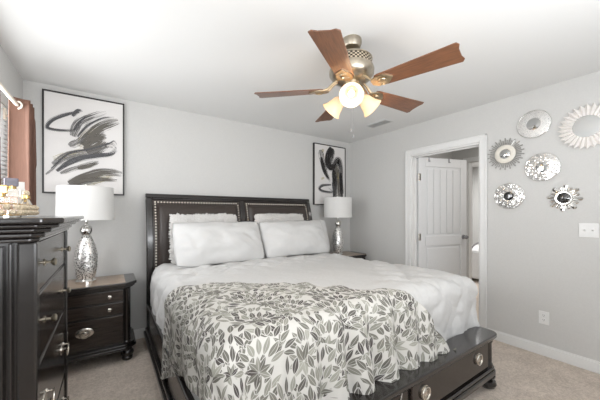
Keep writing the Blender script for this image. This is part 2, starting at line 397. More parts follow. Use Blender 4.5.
# hall and the room beyond it
b = MB(); b.box(XR+TH, XH+0.25, YE, YE+0.1, 0, H); struct('wall_hall_end', b, M['wall'], label='grey wall at the end of the hall')
b = MB(); b.box(XH, XH+0.1, 2.10, YE, 0, H); b.box(XH, XH+0.1, -1.0, 1.2, 0, H); b.box(XH, XH+0.1, 1.2, 2.10, 2.07, H); struct('wall_hall_side', b, M['wall'], label='grey hall wall with a second doorway')
b = MB(); b.box(XR+TH, XH, -1.1, -1.0, 0, H); struct('wall_hall_near', b, M['wall'])
b = MB(); b.box(7.5, 7.6, -1.0, YB, 0, H); b.box(XH+0.1, 7.5, YB, YB+0.1, 0, H); b.box(XH+0.1, 7.5, -1.1, -1.0, 0, H); struct('wall_far_room', b, M['wall'], label='pale wall of the room across the hall')
# baseboards
def skirt(name, x0, x1, y0, y1, side):
    b = MB(); b.box(x0, x1, y0, y1, 0, 0.085)
    if side == 'y': b.box(x0, x1, y0+0.006, y1, 0.085, 0.098)
    else: b.box(x0+0.006, x1, y0, y1, 0.085, 0.098)
    struct(name, b, M['white'], 0.003, 'white painted baseboard')
skirt('baseboard_back', XL, XR, YB-0.014, YB, 'y')
skirt('baseboard_right', XR-0.014, XR, YF, DY0-0.075, 'x')
skirt('baseboard_right_corner', XR-0.014, XR, DY1+0.075, YB-0.014, 'x')
# door casing (trim) and jamb
b = MB()
for x0, x1 in ((XR-0.018, XR), (XR+TH, XR+TH+0.018)):
    for y0, y1 in ((DY0-0.068, DY0-0.005), (DY1+0.005, DY1+0.068)):
        b.box(x0, x1, y0, y1, 0, DZ+0.068)
    b.box(x0, x1, DY0-0.005, DY1+0.005, DZ+0.005, DZ+0.068)
for y0, y1 in ((DY0-0.075, DY0-0.058), (DY1+0.058, DY1+0.075)): b.box(XR-0.026, XR-0.018, y0, y1, 0, DZ+0.075)
b.box(XR-0.026, XR-0.018, DY0-0.075, DY1+0.075, DZ+0.058, DZ+0.075)
b.box(XR-0.001, XR+TH+0.001, DY0-0.006, DY0+0.012, 0, DZ); b.box(XR-0.001, XR+TH+0.001, DY1-0.012, DY1+0.006, 0, DZ); b.box(XR-0.001, XR+TH+0.001, DY0, DY1, DZ-0.012, DZ+0.006)
b.box(XR+0.055, XR+0.085, DY1-0.024, DY1-0.012, 0, DZ-0.012); b.box(XR+0.055, XR+0.085, DY0+0.012, DY0+0.024, 0, DZ-0.012); b.box(XR+0.055, XR+0.085, DY0+0.012, DY1-0.012, DZ-0.024, DZ-0.012)
struct('trim_1', b, M['white'], 0.003, 'white door casing around the bedroom doorway')
b = MB(); b.box(XH-0.016, XH, 2.10, 2.165, 0, 2.14); b.box(XH-0.016, XH, 1.135, 1.2, 0, 2.14); b.box(XH-0.016, XH, 1.2, 2.10, 2.075, 2.14); b.box(XH-0.001, XH+0.101, 2.085, 2.101, 0, 2.07)
struct('trim_2', b, M['white'], 0.003, 'white casing of the doorway across the hall')

# the open door: leaf with two panels, hinged on the hall side
hinge = Vector((XR+TH-0.012, DY1-0.014, 0)); DW = 0.80
ang = math.atan2(-0.30, 0.954)
dr = bpy.data.objects.new('door_1', None); C.objects.link(dr); dr.location = hinge; dr.rotation_euler.z = ang; dr['kind'] = 'structure'; dr['label'] = 'white two panel door standing open into the hall'
b = MB(); zt = 2.035; t0, t1 = -0.035, 0.0    # local: x along the leaf, visible face at y = t0
st = 0.105
b.box(0, st, t0, t1, 0.012, zt); b.box(DW-st, DW, t0, t1, 0.012, zt)
for z0, z1 in ((0.012, 0.20), (0.86, 0.99), (zt-0.12, zt)): b.box(st, DW-st, t0, t1, z0, z1)
b.box(st, DW-st, t0+0.012, t1-0.010, 0.19, zt-0.11)
n = 5
for z0, z1 in ((0.20, 0.86), (0.99, zt-0.12)):
    x0, x1 = st+0.028, DW-st-0.028; wd = (x1-x0)/n
    if z0 < 0.5: b.box(x0, x1, t0+0.003, t0+0.013, z0+0.03, z1-0.03); continue
    for k in range(n): b.box(x0+k*wd+0.004, x0+(k+1)*wd-0.004, t0+0.003, t0+0.013, z0+0.03, z1-0.03)
obj('panel', b, M['door'], dr, smooth=False, bevel=0.004, local=True)
for z in (0.25, 0.98, 1.77):
    b = MB(); b.lathe([(0, -0.046), (0.008, -0.046), (0.008, 0.046), (0, 0.046)], (-0.004, t0-0.006, z), 10); b.box(-0.002, 0.03, t0-0.003, t0, z-0.045, z+0.045)
    obj('hinge', b, M['nickel'], dr, local=True)
b = MB(); X = DW-0.06; R90 = rot('X', 90)
b.lathe([(0, 0), (0.031, 0), (0.029, 0.010), (0.012, 0.014), (0.011, 0.034), (0.026, 0.042), (0.029, 0.054), (0.022, 0.066), (0, 0.069)], (X, t0, 0.965), 24, R90)
obj('knob', b, M['steel'], dr, local=True)
Md = Matrix.Translation(hinge) @ Matrix.Rotation(ang, 4, 'Z')
for q, xx, lab in ((0, 0.16, 'small dark hook over the door top, nearer the hinges'), (1, 0.49, 'small dark hook over the door top, nearer the knob side')):
    b = MB(); b.box(xx-0.012, xx+0.012, t0-0.004, t0-0.001, zt-0.055, zt+0.004, Md); b.box(xx-0.012, xx+0.012, t0-0.004, t1+0.004, zt+0.001, zt+0.004, Md); b.box(xx-0.012, xx+0.012, t1+0.001, t1+0.004, zt-0.04, zt+0.004, Md)
    b.box(xx-0.006, xx+0.006, t0-0.028, t0-0.004, zt-0.055, zt-0.049, Md)
    tag(obj('door_hook', b, M['steel'], smooth=False), lab, 'hook', 'hooks over the open door')

# windows on the left wall
def window(n, y0, y1, vis):
    fr = MB(); x = XL-0.07
    for a, c in ((y0, y0+0.05), (y1-0.05, y1)): fr.box(x-0.03, x+0.03, a, c, wz0, wz1)
    for a, c in ((wz0, wz0+0.05), (wz1-0.05, wz1), ((wz0+wz1)/2-0.02, (wz0+wz1)/2+0.02)): fr.box(x-0.03, x+0.03, y0+0.05, y1-0.05, a, c)
    fr.box(XL-0.03, XL+0.03, y0-0.03, y1+0.03, wz0-0.025, wz0)
    o = struct('window_%d' % n, fr, M['white'], 0.004, 'white framed window with lowered blinds' if vis else None)
    p = MB(); p.box(x-0.004, x+0.004, y0+0.05, y1-0.05, wz0+0.05, wz1-0.05); obj('pane', p, M['pane'], o, smooth=False)
    s = MB(); k = 0; z = wz0+0.03
    while z < wz1-0.03:
        s.box(-0.018, 0.018, y0+0.02, y1-0.02, -0.0012, 0.0012, T(XL-0.022, 0, z) @ rot('Y', -14)); z += 0.032
    s.box(XL-0.04, XL-0.005, y0+0.01, y1-0.01, wz1-0.035, wz1-0.005)
    obj('blind', s, M['blind'], o, smooth=False)
window(1, 1.55, 2.95, True); window(2, -0.50, 0.80, False)  # second window is unseen, added to let more light in

# ------------------------------------------------------------------ bed
BX0, BX1 = 0.31, 2.36; BC = (BX0+BX1)/2
bed = thing('bed', (BC, 2.1, 0), 'large espresso wood storage bed with brown leather headboard panels', 'bed')
def hb_profile(z):      # front face of the sleigh headboard at height z
    if z < 0.95: return 3.135
    t = min(1, (z-0.95)/0.55); return 3.135 + 0.115*t*t
def hb_solid(mb, x0, x1, z0, z1, front=0.0, thick=0.05, n=14):
    rows = []
    for i in range(n+1):
        z = z0+(z1-z0)*i/n; y = hb_profile(z)-front
        rows.append([mb.b.verts.new((x0, y, z)), mb.b.verts.new((x1, y, z)), mb.b.verts.new((x1, y+thick, z)), mb.b.verts.new((x0, y+thick, z))])
    for A, B in zip(rows, rows[1:]):
        for k in range(4): mb.face([A[k], A[(k+1) % 4], B[(k+1) % 4], B[k]])
    mb.face(rows[0][::-1]); mb.face(rows[-1])
b = MB(); hb_solid(b, BX0, BX1, 0.30, 1.44, 0.0, 0.05)
hb_solid(b, BX0, BX0+0.055, 0.0, 1.45, 0.012, 0.085); hb_solid(b, BX1-0.055, BX1, 0.0, 1.45, 0.012, 0.085)
hb_solid(b, BC-0.03, BC+0.03, 0.5, 1.44, 0.012, 0.05)
hb_solid(b, BX0+0.055, BX1-0.055, 1.435, 1.452, 0.012, 0.08, 2)
hb_solid(b, BX0-0.002, BX1+0.002, 1.452, 1.495, 0.016, 0.092, 4)
hb = obj('headboard', b, M['wood'], bed, bevel=0.006)
for x0, x1 in ((BX0+0.058, BC-0.034), (BC+0.034, BX1-0.058)):
    zb, ze = 0.62, 1.428; m_ = 0.038
    pnl = MB()
    def pf(u, v, x0=x0, x1=x1):
        x = x0+m_+(x1-x0-2*m_)*u; z = zb+m_+(ze-zb-2*m_)*v
        d = min(min(u, 1-u)*(x1-x0), min(v, 1-v)*(ze-zb))
        return (x, hb_profile(z)-0.006-0.040*math.sqrt(max(0, 1-(1-min(1, d/0.05))**2)), z)
    pnl.grid(pf, 44, 36)
    lp = obj('upholstered_panel', pnl, M['leather'], bed); lp['label'] = 'brown leather panel'
    fl = MB(); hb_solid(fl, x0, x1, zb, ze, 0.006, 0.02); obj('leather_border', fl, M['leather'], lp)
    nb = MB(); xs = x0+0.022
    pts = []
    k = 0
    while xs < x1-0.02: pts.append((xs, ze-0.02)); xs += 0.029
    z = ze-0.0435
    while z > zb: pts.append((x0+0.022, z)); pts.append((x1-0.022, z)); z -= 0.029
    for px, pz in pts: nb.ball((px, hb_profile(pz)-0.007, pz), 0.0085, 8, 5, (1, 0.7, 1))
    nt_ = obj('nailhead_trim', nb, M['nail'], lp); nt_['label'] = 'row of antique nailheads'
# side rails and foot
FY = 0.915
def rail(x_out, sgn):
    b = MB()
    xi = lambda d: x_out - sgn*d
    def bx(d0, d1, z0, z1): b.box(min(xi(d0), xi(d1)), max(xi(d0), xi(d1)), FY+0.05, 3.15, z0, z1)
    bx(0.012, 0.10, 0.15, 0.375); bx(-0.004, 0.10, 0.375, 0.398); bx(-0.03, 0.09, 0.095, 0.135); bx(-0.016, 0.05, 0.135, 0.165)
    return obj('side_rail', b, M['wood'], bed, smooth=False, bevel=0.008)
rail(BX0, -1); rail(BX1+0.02, 1)
for xf, sg in ((BX0, -1), (BX1+0.02, 1)):
    b = MB(); x0 = xf + (0.004 if sg < 0 else -0.022)
    for y0, y1 in ((1.12, 1.98), (2.06, 2.92)): b.box(x0, x0+0.018, y0, y1, 0.185, 0.36)
    obj('rail_panel', b, M['woodh'], bed, smooth=False, bevel=0.004)
b = MB(); fx0, fx1 = BX0, BX1+0.02
b.box(fx0+0.05, fx1-0.05, FY+0.012, FY+0.10, 0.15, 0.372)
# ledge with rounded outer corners
rc = 0.07
poly = [(fx0-0.035, FY+0.135), (fx0-0.035, FY-0.03+rc)] + [(fx0-0.035+rc-rc*math.cos(a), FY-0.03+rc-rc*math.sin(a)) for a in [PI/2*k/6 for k in range(1, 6)]] + [(fx0-0.035+rc, FY-0.03), (fx1+0.035-rc, FY-0.03)] + [(fx1+0.035-rc+rc*math.sin(a), FY-0.03+rc-rc*math.cos(a)) for a in [PI/2*k/6 for k in range(1, 6)]] + [(fx1+0.035, FY-0.03+rc), (fx1+0.035, FY+0.135)]
b.prism(poly, 0.374, 0.402)
ins = [(BC+(x-BC)*0.985, FY+0.05+(y-FY-0.05)*0.85) for x, y in poly]; b.prism(ins, 0.358, 0.374)
b.prism([(BC+(x-BC)*0.99, FY+0.05+(y-FY-0.05)*0.95) for x, y in poly], 0.095, 0.135); b.prism(ins, 0.135, 0.158)
obj('footboard', b, M['wood'], bed, bevel=0.007, angle=30)
def column(x, y):
    b = MB(); b.lathe([(0, 0.158), (0.036, 0.158), (0.036, 0.18), (0.030, 0.19), (0.029, 0.335), (0.035, 0.345), (0.036, 0.36), (0, 0.36)], (x, y, 0), 20); obj('corner_column', b, M['wood'], bed)
    b = MB(); b.lathe([(0, 0.0), (0.030, 0.0), (0.050, 0.012), (0.060, 0.034), (0.053, 0.058), (0.030, 0.070), (0.030, 0.078), (0.052, 0.086), (0.052, 0.096), (0, 0.096)], (x, y, 0), 24); obj('bun_foot', b, M['wood'], bed)
column(fx0+0.055, FY+0.022); column(fx1-0.055, FY+0.022)
def ring_pull(parent, x, y, z, ax='y', s=1):
    """round rosette with a ring hanging on it; faces -y (or +x)"""
    R = rot('X', 90) if ax == 'y' else rot('Y', 90)
    d = Vector((0, -1, 0)) if ax == 'y' else Vector((1, 0, 0))
    b = MB(); p = Vector((x, y, z))
    b.lathe([(0, 0), (0.024*s, 0), (0.024*s, 0.003), (0.017*s, 0.006), (0.013*s, 0.006), (0.010*s, 0.011), (0, 0.013)], p, 24, R)
    b.ring(p + d*0.012 - Vector((0, 0, 0.003)), 0.021*s, 0.0034*s, 'y' if ax == 'y' else 'x', 28, 8)
    return obj('pull', b, M['nickel'], parent)
for x0, x1, pulls in ((fx0+0.10, BC-0.012, (0.53, 1.18)), (BC+0.022, fx1-0.10, (1.475, 2.12))):
    b = MB(); b.box(x0, x1, FY-0.004, FY+0.014, 0.172, 0.350)
    d = obj('drawer', b, M['woodh'], bed, smooth=False, bevel=0.006)
    for px in pulls: ring_pull(d, px, FY-0.004, 0.280, 'y', 1.65)
b = MB(); b.box(BX0+0.075, BX1-0.055, 1.06, 3.12, 0.28, 0.70); obj('mattress', b, M['linen'], bed, smooth=False, bevel=0.04)

# ------------------------------------------------------------------ bedding
def drape(p, q, x0, x1, y0, top, R, flare, pr=0.0):
    """unfolded bed coordinates -> point on a rounded mattress, hanging beyond its edges"""
    ex = 0.0; sx = 0
    if p < x0+R: ex = x0+R-p; sx = -1
    elif p > x1-R: ex = p-(x1-R); sx = 1
    ey = max(0.0, y0+R-q)
    L = math.hypot(ex, ey)
    bx = min(max(p, x0+R), x1-R); by = max(q, y0+R)
    if L < 1e-9: return Vector((bx, by, top)), 0.0
    nx, ny = sx*ex/L, -ey/L
    arc = R*PI/2
    if L < arc: a = L/R; h = R*math.sin(a); dz = R*(1-math.cos(a))
    else: f_ = flare[0]*abs(nx)+flare[1]*abs(ny); h = R + (L-arc)*f_; dz = R + (L-arc)*math.sqrt(1-f_*f_)
    return Vector((bx+nx*h, by+ny*h, top-dz)), L
def nz(x, y, z=0.0): return mn.noise(Vector((x, y, z)))
def displaced(mb, fn, disp, nu, nv, uvf, eps=1e-3):
    def g(u, v):
        p = fn(u, v); du = fn(min(1, u+eps), v)-fn(max(0, u-eps), v); dv = fn(u, min(1, v+eps))-fn(u, max(0, v-eps))
        n = du.cross(dv)
        n = n.normalized() if n.length > 1e-12 else Vector((0, 0, 1))
        return p + n*disp(u, v)
    return mb.grid(g, nu, nv, uvf)
DX0, DX1, DY_, DT = 0.345, 2.490, 1.06, 0.765
def dv_pq(u, v):
    q = 0.70 + (3.05-0.70)*v
    hang_l = 0.33 + 0.018*abs(math.sin(q*16)) + 0.02*nz(q*3, 4)
    hang_r = 0.40 + 0.02*nz(q*3, 9)
    foot = max(0.0, (1.2-q)/0.5)
    return (DX0-hang_l) + (DX1+hang_r-(DX0-hang_l))*u, q
def dv(u, v):
    p, q = dv_pq(u, v)
    tq = min(1, max(0, (2.35-q)/0.9)); xr = 2.395+(DX1-2.395)*tq*tq*(3-2*tq)
    P, L = drape(p-(DX1-xr if p > 1.5 else (DX1-xr)*max(0, p-0.5)), q, DX0, xr, DY_, DT, 0.11, (0.02, 0.0))
    k = (P.x-DX0)/(DX1-DX0)
    P.z += 0.035*max(0, math.sin(PI*min(1, max(0, k))))**0.6 if L < 1e-9 else 0.035*max(0, math.sin(PI*min(1, max(0, k))))**0.6
    return P
def dv_d(u, v):
    p, q = dv_pq(u, v)
    fr = min(1, max(0, (p-1.48-0.9*max(0, q-1.3))*4, (q-2.2)*5)) if p > 0.5 else min(1, max(0, (q-2.15)*5))
    d = (0.006 + 0.006*fr)*nz(p*5, q*5) + (0.002+0.007*fr)*nz(p*12, q*12, 3)
    # puckered stitching: tufts in a staggered grid, pinched where they meet
    cx, cy = p/0.15, q/0.15
    tu = math.sin(PI*(cx+cy)/2+0.7*nz(p*4, q*4))*math.sin(PI*(cx-cy)/2+0.7*nz(p*4, q*4, 8))
    d += fr*(0.019*math.sqrt(abs(tu)) + 0.005*nz(p*30, q*30, 1))
    foot = max(0, 1.05-q)
    d += min(1, foot*4)*0.012*math.sin(p*21+1.5*nz(p*3, q*2))*min(1, max(0.15, (p-1.6)*4))
    d += min(1, max(0, p-2.36)*5)*0.013*math.sin(q*26+2*nz(q*2, p))
    return d
b = MB(); displaced(b, dv, dv_d, 190, 150, lambda u, v: (dv_pq(u, v)))
du = obj('quilt', b, M['linen'], angle=80); md = du.modifiers.new('thick', 'SOLIDIFY'); md.thickness = 0.014; md.offset = -1
tag(du, 'white puckered quilt covering the bed under the leaf throw', 'quilt')

# leaf throw: curves of its edges in unfolded bed coordinates
def poly_at(P, t):
    L = [0]
    for a, c in zip(P, P[1:]): L.append(L[-1]+math.hypot(c[0]-a[0], c[1]-a[1]))
    s = t*L[-1]
    for i in range(len(P)-1):
        if s <= L[i+1] or i == len(P)-2:
            f = (s-L[i])/(L[i+1]-L[i]); return (P[i][0]+(P[i+1][0]-P[i][0])*f, P[i][1]+(P[i+1][1]-P[i][1])*f)
def smoothcurve(P, n=40):
    out = []
    for i in range(len(P)-1):
        a = P[max(i-1, 0)]; p0 = P[i]; p1 = P[i+1]; c = P[min(i+2, len(P)-1)]
        for k in range(10):
            t = k/10
            out.append(tuple(0.5*(2*p0[j]+(p1[j]-a[j])*t+(2*a[j]-5*p0[j]+4*p1[j]-c[j])*t*t+(-a[j]+3*p0[j]-3*p1[j]+c[j])*t**3) for j in (0, 1)))
    out.append(P[-1]); return out
BACK = smoothcurve([(-0.27, 2.10), (0.05, 2.13), (0.40, 2.10), (0.78, 1.93), (1.10, 1.64), (1.34, 1.36), (1.51, 1.14), (1.70, 0.86), (1.86, 0.60)])
HEM = smoothcurve([(-0.27, 2.10), (-0.14, 1.86), (0.01, 1.54), (0.08, 1.22), (0.12, 0.80), (0.30, 0.36), (0.70, 0.20), (1.00, 0.28), (1.18, 0.40), (1.28, 0.58), (1.48, 0.61), (1.66, 0.52), (1.86, 0.60)])
def th_pq(u, v):
    a = poly_at(BACK, u)
    # the same u on the hem; both run from the back-left corner to the foot-right corner
    c = poly_at(HEM, u)
    return a[0]+(c[0]-a[0])*v, a[1]+(c[1]-a[1])*v
def bulge(x): return 0.035*max(0, math.sin(PI*min(1, max(0, (x-DX0)/(DX1-DX0)))))**0.6
def th(u, v):
    p, q = th_pq(u, v)
    P, L = drape(p, q, DX0-0.045, DX1+0.05, DY_-0.060, DT+0.021, 0.13, (0.03, 0.22))
    P.z += bulge(P.x)
    return P
def th_d(u, v):
    p, q = th_pq(u, v)
    d = 0.010 + 0.012*nz(p*4, q*4, 7) + 0.006*nz(p*10, q*10, 2)
    drop = max(0, 1.12-q)
    gather = math.exp(-((p-1.15)/0.42)**2)
    ph = p*33 - 5.0*(q-1.0)*(p-0.7) + 1.6*nz(p*2.2, q*2.0, 5)
    s = math.sin(ph)
    amp = (0.006 + 0.062*min(1, drop/0.35))*(0.35+0.65*gather)
    d += amp*(0.5+0.5*s)**1.6
    # ruffles along the turned-back edge, dying into the sheet
    e = math.exp(-v*7)
    d += e*gather*0.008*(1+math.sin(u*75+3*nz(u*9, v*3)))
    d += 0.012*math.exp(-v*22)
    # soft folds down the left side
    dl = max(0, 0.42-p)
    d += 0.022*min(1, dl/0.3)*(0.5+0.5*math.sin(q*17+2.0*nz(p*2, q*2, 11)))
    return max(d, 0.011)
b = MB(); displaced(b, th, th_d, 240, 130, lambda u, v: th_pq(u, v))
tw = obj('throw_blanket', b, M['leafy'], angle=180); md = tw.modifiers.new('thick', 'SOLIDIFY'); md.thickness = 0.006; md.offset = 1
tag(tw, 'cream throw with grey leaf print draped over the foot of the bed', 'throw')

# pillows
def pillow(name, label, c, wd, ht, tk, lean, yaw, m, seed, group, fuzz=0.0, n=44):
    b = MB(); vs = {}
    Mx = T(*c) @ rot('Z', yaw) @ rot('X', -lean)
    def shell(sg):
        def f(u, v):
            x, z = 2*u-1, 2*v-1
            ex = 1-abs(x)**2.6; ez = 1-abs(z)**2.2
            t = (max(0, ex)*max(0, ez))**(0.5 if fuzz else 0.72)
            sx = wd/2*x*(1-0.03*z**4) + 0.008*nz(z*2+seed, 3.0)*abs(x)
            sz = ht/2*z*(1-0.035*x**6) + 0.014*nz(x*2+seed, z*2)*abs(z)
            y = sg*tk/2*t
            wr = 0.020*nz(x*2.5+seed, z*2.5, sg) + 0.018*nz(x*7+seed+z*2, z*3-x*2, sg*2)*(0.3+abs(x)**2)
            wr += fuzz*nz(x*wd*45+seed, z*ht*45, sg*3) + fuzz*0.7*nz(x*wd*90, z*ht*90, seed)
            y += sg*wr*min(1, t*1.6)
            if fuzz:
                k = max(abs(x), abs(z))**8
                sx += fuzz*1.6*k*nz(z*ht*40, seed, 5.0)*(1 if abs(x) > 0.97 else 0.3); sz += fuzz*1.6*k*nz(x*wd*40, seed, 8.0)*(1 if abs(z) > 0.97 else 0.3)
            return Mx @ Vector((sx, y, sz))
        return f
    b.grid(shell(-1), n, n); b.grid(shell(1), n, n, flip=True)
    bmesh.ops.remove_doubles(b.b, verts=b.b.verts, dist=0.0006)
    return tag(obj(name, b, m, angle=180), label, 'pillow', group)
pillow('plush_pillow', 'fuzzy white pillow against the headboard panel nearer the chest of drawers', (0.84, 2.985, 1.04), 0.71, 0.50, 0.12, 9, 0, M['fur'], 3.3, 'plush pillows', 0.014, 110)
pillow('plush_pillow', 'fuzzy white pillow against the headboard panel nearer the door', (1.76, 2.985, 1.04), 0.71, 0.50, 0.12, 9, 0, M['fur'], 8.1, 'plush pillows', 0.014, 110)
pillow('pillow', 'plain white pillow lying behind the others, beside the far lamp', (2.24, 2.95, 1.00), 0.46, 0.42, 0.14, 18, 0, M['pillow'], 21.0, 'plain white pillows')
pillow('pillow', 'smooth white bed pillow standing in front, nearer the chest of drawers', (0.93, 2.755, 1.005), 0.89, 0.44, 0.22, 26, 0, M['pillow'], 1.7, 'plain white pillows')
pillow('pillow', 'smooth white bed pillow standing in front, nearer the door', (1.83, 2.765, 1.005), 0.90, 0.43, 0.22, 26, 0, M['pillow'], 5.2, 'plain white pillows')

# ------------------------------------------------------------------ nightstands
def make_nightstand(loc, label):
    W, D = 0.66, 0.40      # body; loc is the floor point under the middle of the front
    t = thing('nightstand', loc, label, 'nightstand', 'matching nightstands')
    h = W/2
    def canted(mx, c, back=D): return [(-h-mx, back), (-h-mx, -mx+c), (-h-mx+c, -mx), (h+mx-c, -mx), (h+mx, -mx+c), (h+mx, back)]
    b = MB(); b.prism(canted(-0.004, 0.055), 0.15, 0.64); b.box(-h-0.006, -h+0.02, D-0.06, D, 0.15, 0.64); b.box(h-0.02, h+0.006, D-0.06, D, 0.15, 0.64)
    obj('body', b, M['wood'], t, smooth=False, bevel=0.004, local=True)
    b = MB(); b.prism(canted(0.042, 0.085), 0.662, 0.688); b.prism(canted(0.028, 0.075), 0.646, 0.662); b.prism(canted(0.014, 0.065), 0.634, 0.646)
    tp = obj('top', b, M['wood'], t, smooth=False, bevel=0.005, local=True)
    b = MB(); b.prism([(-h+0.045, D-0.02), (-h+0.045, -0.012), (h-0.045, -0.012), (h-0.045, D-0.02)], 0.685, 0.6895)  # thin taupe rectangle laid over the dark top
    i = obj('overlay', b, M['top'], tp, smooth=False, local=True); i['label'] = 'taupe inset'
    b = MB(); b.prism(canted(0.038, 0.08), 0.108, 0.132); b.prism(canted(0.024, 0.07), 0.132, 0.150); b.prism(canted(0.020, 0.07), 0.096, 0.108)
    obj('base_moulding', b, M['wood'], t, smooth=False, bevel=0.007, local=True)
    for sx in (-1, 1):
        for y in (0.025, D-0.05):
            b = MB(); b.lathe([(0, 0), (0.030, 0), (0.040, 0.010), (0.042, 0.026), (0.034, 0.038), (0.044, 0.046), (0.050, 0.062), (0.046, 0.080), (0.034, 0.090), (0.034, 0.098), (0, 0.098)], (sx*(h-0.03), y, 0), 22)
            obj('bun_foot', b, M['wood'], t, local=True)
        b = MB(); b.lathe([(0, 0.15), (0.024, 0.15), (0.024, 0.165), (0.018, 0.172), (0.018, 0.605), (0.024, 0.615), (0.024, 0.632), (0, 0.632)], (sx*(h-0.033), 0.020, 0), 16)
        obj('corner_column', b, M['wood'], t, local=True)
    for z0, z1, big in ((0.535, 0.628, 0), (0.425, 0.522, 0), (0.175, 0.410, 1)):
        b = MB(); x = h-0.062; b.box(-x, x, -0.010, 0.02, z0, z1)
        d = obj('drawer', b, M['woodh'], t, smooth=False, bevel=0.006, local=True)
        zc = (z0+z1)/2
        if big:
            b = MB(); b.lathe([(0, 0), (0.064, 0), (0.063, 0.004), (0.054, 0.007), (0.028, 0.006), (0.020, 0.016), (0, 0.020)], (0.0, -0.010, zc+0.02), 28, Matrix.Diagonal((1, 1, 0.62, 1)) @ rot('X', 90))
            b.ring((0, -0.018, zc+0.014), 0.034, 0.004, 'y', 24, 6)
            obj('pull', b, M['nickel'], d, local=True)
        else:
            for xk in ((0.17,) if False else (-0.17, 0.17)):
                b = MB(); b.lathe([(0, 0), (0.008, 0), (0.007, 0.010), (0.015, 0.016), (0.016, 0.022), (0.010, 0.027), (0, 0.028)], (xk, -0.010, zc), 18, rot('X', 90))
                obj('knob', b, M['nickel'], d, local=True)
    return t
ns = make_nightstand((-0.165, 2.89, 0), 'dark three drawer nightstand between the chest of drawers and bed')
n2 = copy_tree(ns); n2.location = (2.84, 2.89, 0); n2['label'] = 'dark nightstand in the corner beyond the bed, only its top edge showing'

# ------------------------------------------------------------------ table lamps
def make_lamp(loc, label):
    t = thing('table_lamp', loc, label, 'lamp', 'matching silver table lamps')
    b = MB(); b.lathe([(0, 0), (0.074, 0), (0.074, 0.020), (0.066, 0.026), (0.056, 0.040), (0, 0.040)], (0, 0, 0), 36); obj('base', b, M['chrome'], t, local=True)
    prof = [(0.052, 0.040)] + [(0.040+0.046*math.sin(PI*(0.17+0.74*k/16))-0.016*(k/16)**3, 0.04+0.365*k/16) for k in range(0, 17)] + [(0.032, 0.408), (0, 0.408)]
    b = MB(); b.lathe(prof, (0, 0, 0), 40); obj('body', b, M['lampbody'], t, local=True, angle=60)
    b = MB(); b.lathe([(0.0, 0.406), (0.034, 0.406), (0.030, 0.414), (0.040, 0.426), (0.047, 0.444), (0.048, 0.458), (0.043, 0.478), (0.030, 0.494), (0.016, 0.502), (0.012, 0.53), (0, 0.53)], (0, 0, 0), 32); obj('neck', b, M['chrome'], t, local=True)
    b = MB(); b.lathe([(0, 0.52), (0.008, 0.52), (0.008, 0.54), (0.016, 0.545), (0.016, 0.60), (0.006, 0.60), (0.006, 0.835), (0.012, 0.838), (0.010, 0.852), (0, 0.855)], (0, 0, 0), 14); obj('stem', b, M['chrome'], t, local=True)
    b = MB(); b.lathe([(0.205, 0.545), (0.200, 0.83), (0.197, 0.83), (0.202, 0.545), (0.205, 0.545)], (0, 0, 0), 64)
    sh = obj('lamp_shade', b, M['shade'], t, local=True, angle=60)
    b = MB(); b.ring((0, 0, 0.826), 0.195, 0.0025, 'z', 40, 6)
    for a in (0, 120, 240): b.tube([(0.012*math.cos(math.radians(a)), 0.012*math.sin(math.radians(a)), 0.826), (0.195*math.cos(math.radians(a)), 0.195*math.sin(math.radians(a)), 0.826)], 0.002, 6)
    obj('harp_ring', b, M['chrome'], sh, local=True)
    return t
l1 = make_lamp((-0.165, 3.07, 0.689), 'silver mosaic table lamp with white drum shade beside the chest of drawers')
l2 = copy_tree(l1); l2.location = (2.745, 3.05, 0.689); l2['label'] = 'silver mosaic table lamp with white drum shade in the far corner'; l2.rotation_euler.z = 1

# ------------------------------------------------------------------ chest of drawers
ch = thing('chest_of_drawers', (-0.41, 1.76, 0), 'tall dark chest of drawers with moulded top under the tray', 'chest of drawers')
cx0, cxf, cy0, cy1 = -0.598, -0.215, 1.315, 2.185
def canted2(m, c): return [(cx0, cy0-m), (cxf+m-c, cy0-m), (cxf+m, cy0-m+c), (cxf+m, cy1+m-c), (cxf+m-c, cy1+m), (cx0, cy1+m)]
b = MB(); b.prism(canted2(-0.012, 0.02), 0.12, 1.20)
b.box(cxf-0.062, cxf-0.052, cy0-0.006, cy0+0.02, 0.12, 1.19); b.box(cx0, cxf-0.072, cy0-0.010, cy0+0.02, 0.14, 1.18)
obj('body', b, M['wood'], ch, smooth=False, bevel=0.004)
b = MB(); b.prism(canted2(0.085, 0.05), 1.256, 1.276); b.prism(canted2(0.070, 0.05), 1.242, 1.256); b.prism(canted2(0.048, 0.04), 1.226, 1.242); b.prism(canted2(0.030, 0.03), 1.208, 1.226); b.prism(canted2(0.016, 0.02), 1.192, 1.208)
obj('top', b, M['wood'], ch, smooth=False, bevel=0.006)
b = MB(); b.prism(canted2(0.034, 0.04), 0.06, 0.10); b.prism(canted2(0.02, 0.03), 0.10, 0.125); obj('base_moulding', b, M['wood'], ch, smooth=False, bevel=0.006)
for y in (cy0+0.02, cy1-0.02):
    b = MB(); b.box(cxf-0.042, cxf+0.010, y-0.026, y+0.026, 0.125, 1.192); obj('corner_post', b, M['wood'], ch, smooth=False, bevel=0.008)
    for x in (cxf-0.03, cx0+0.06):
        b = MB(); b.lathe([(0, 0), (0.04, 0), (0.055, 0.02), (0.05, 0.045), (0.038, 0.06), (0, 0.06)], (x, y, 0), 20); obj('bun_foot', b, M['wood'], ch)
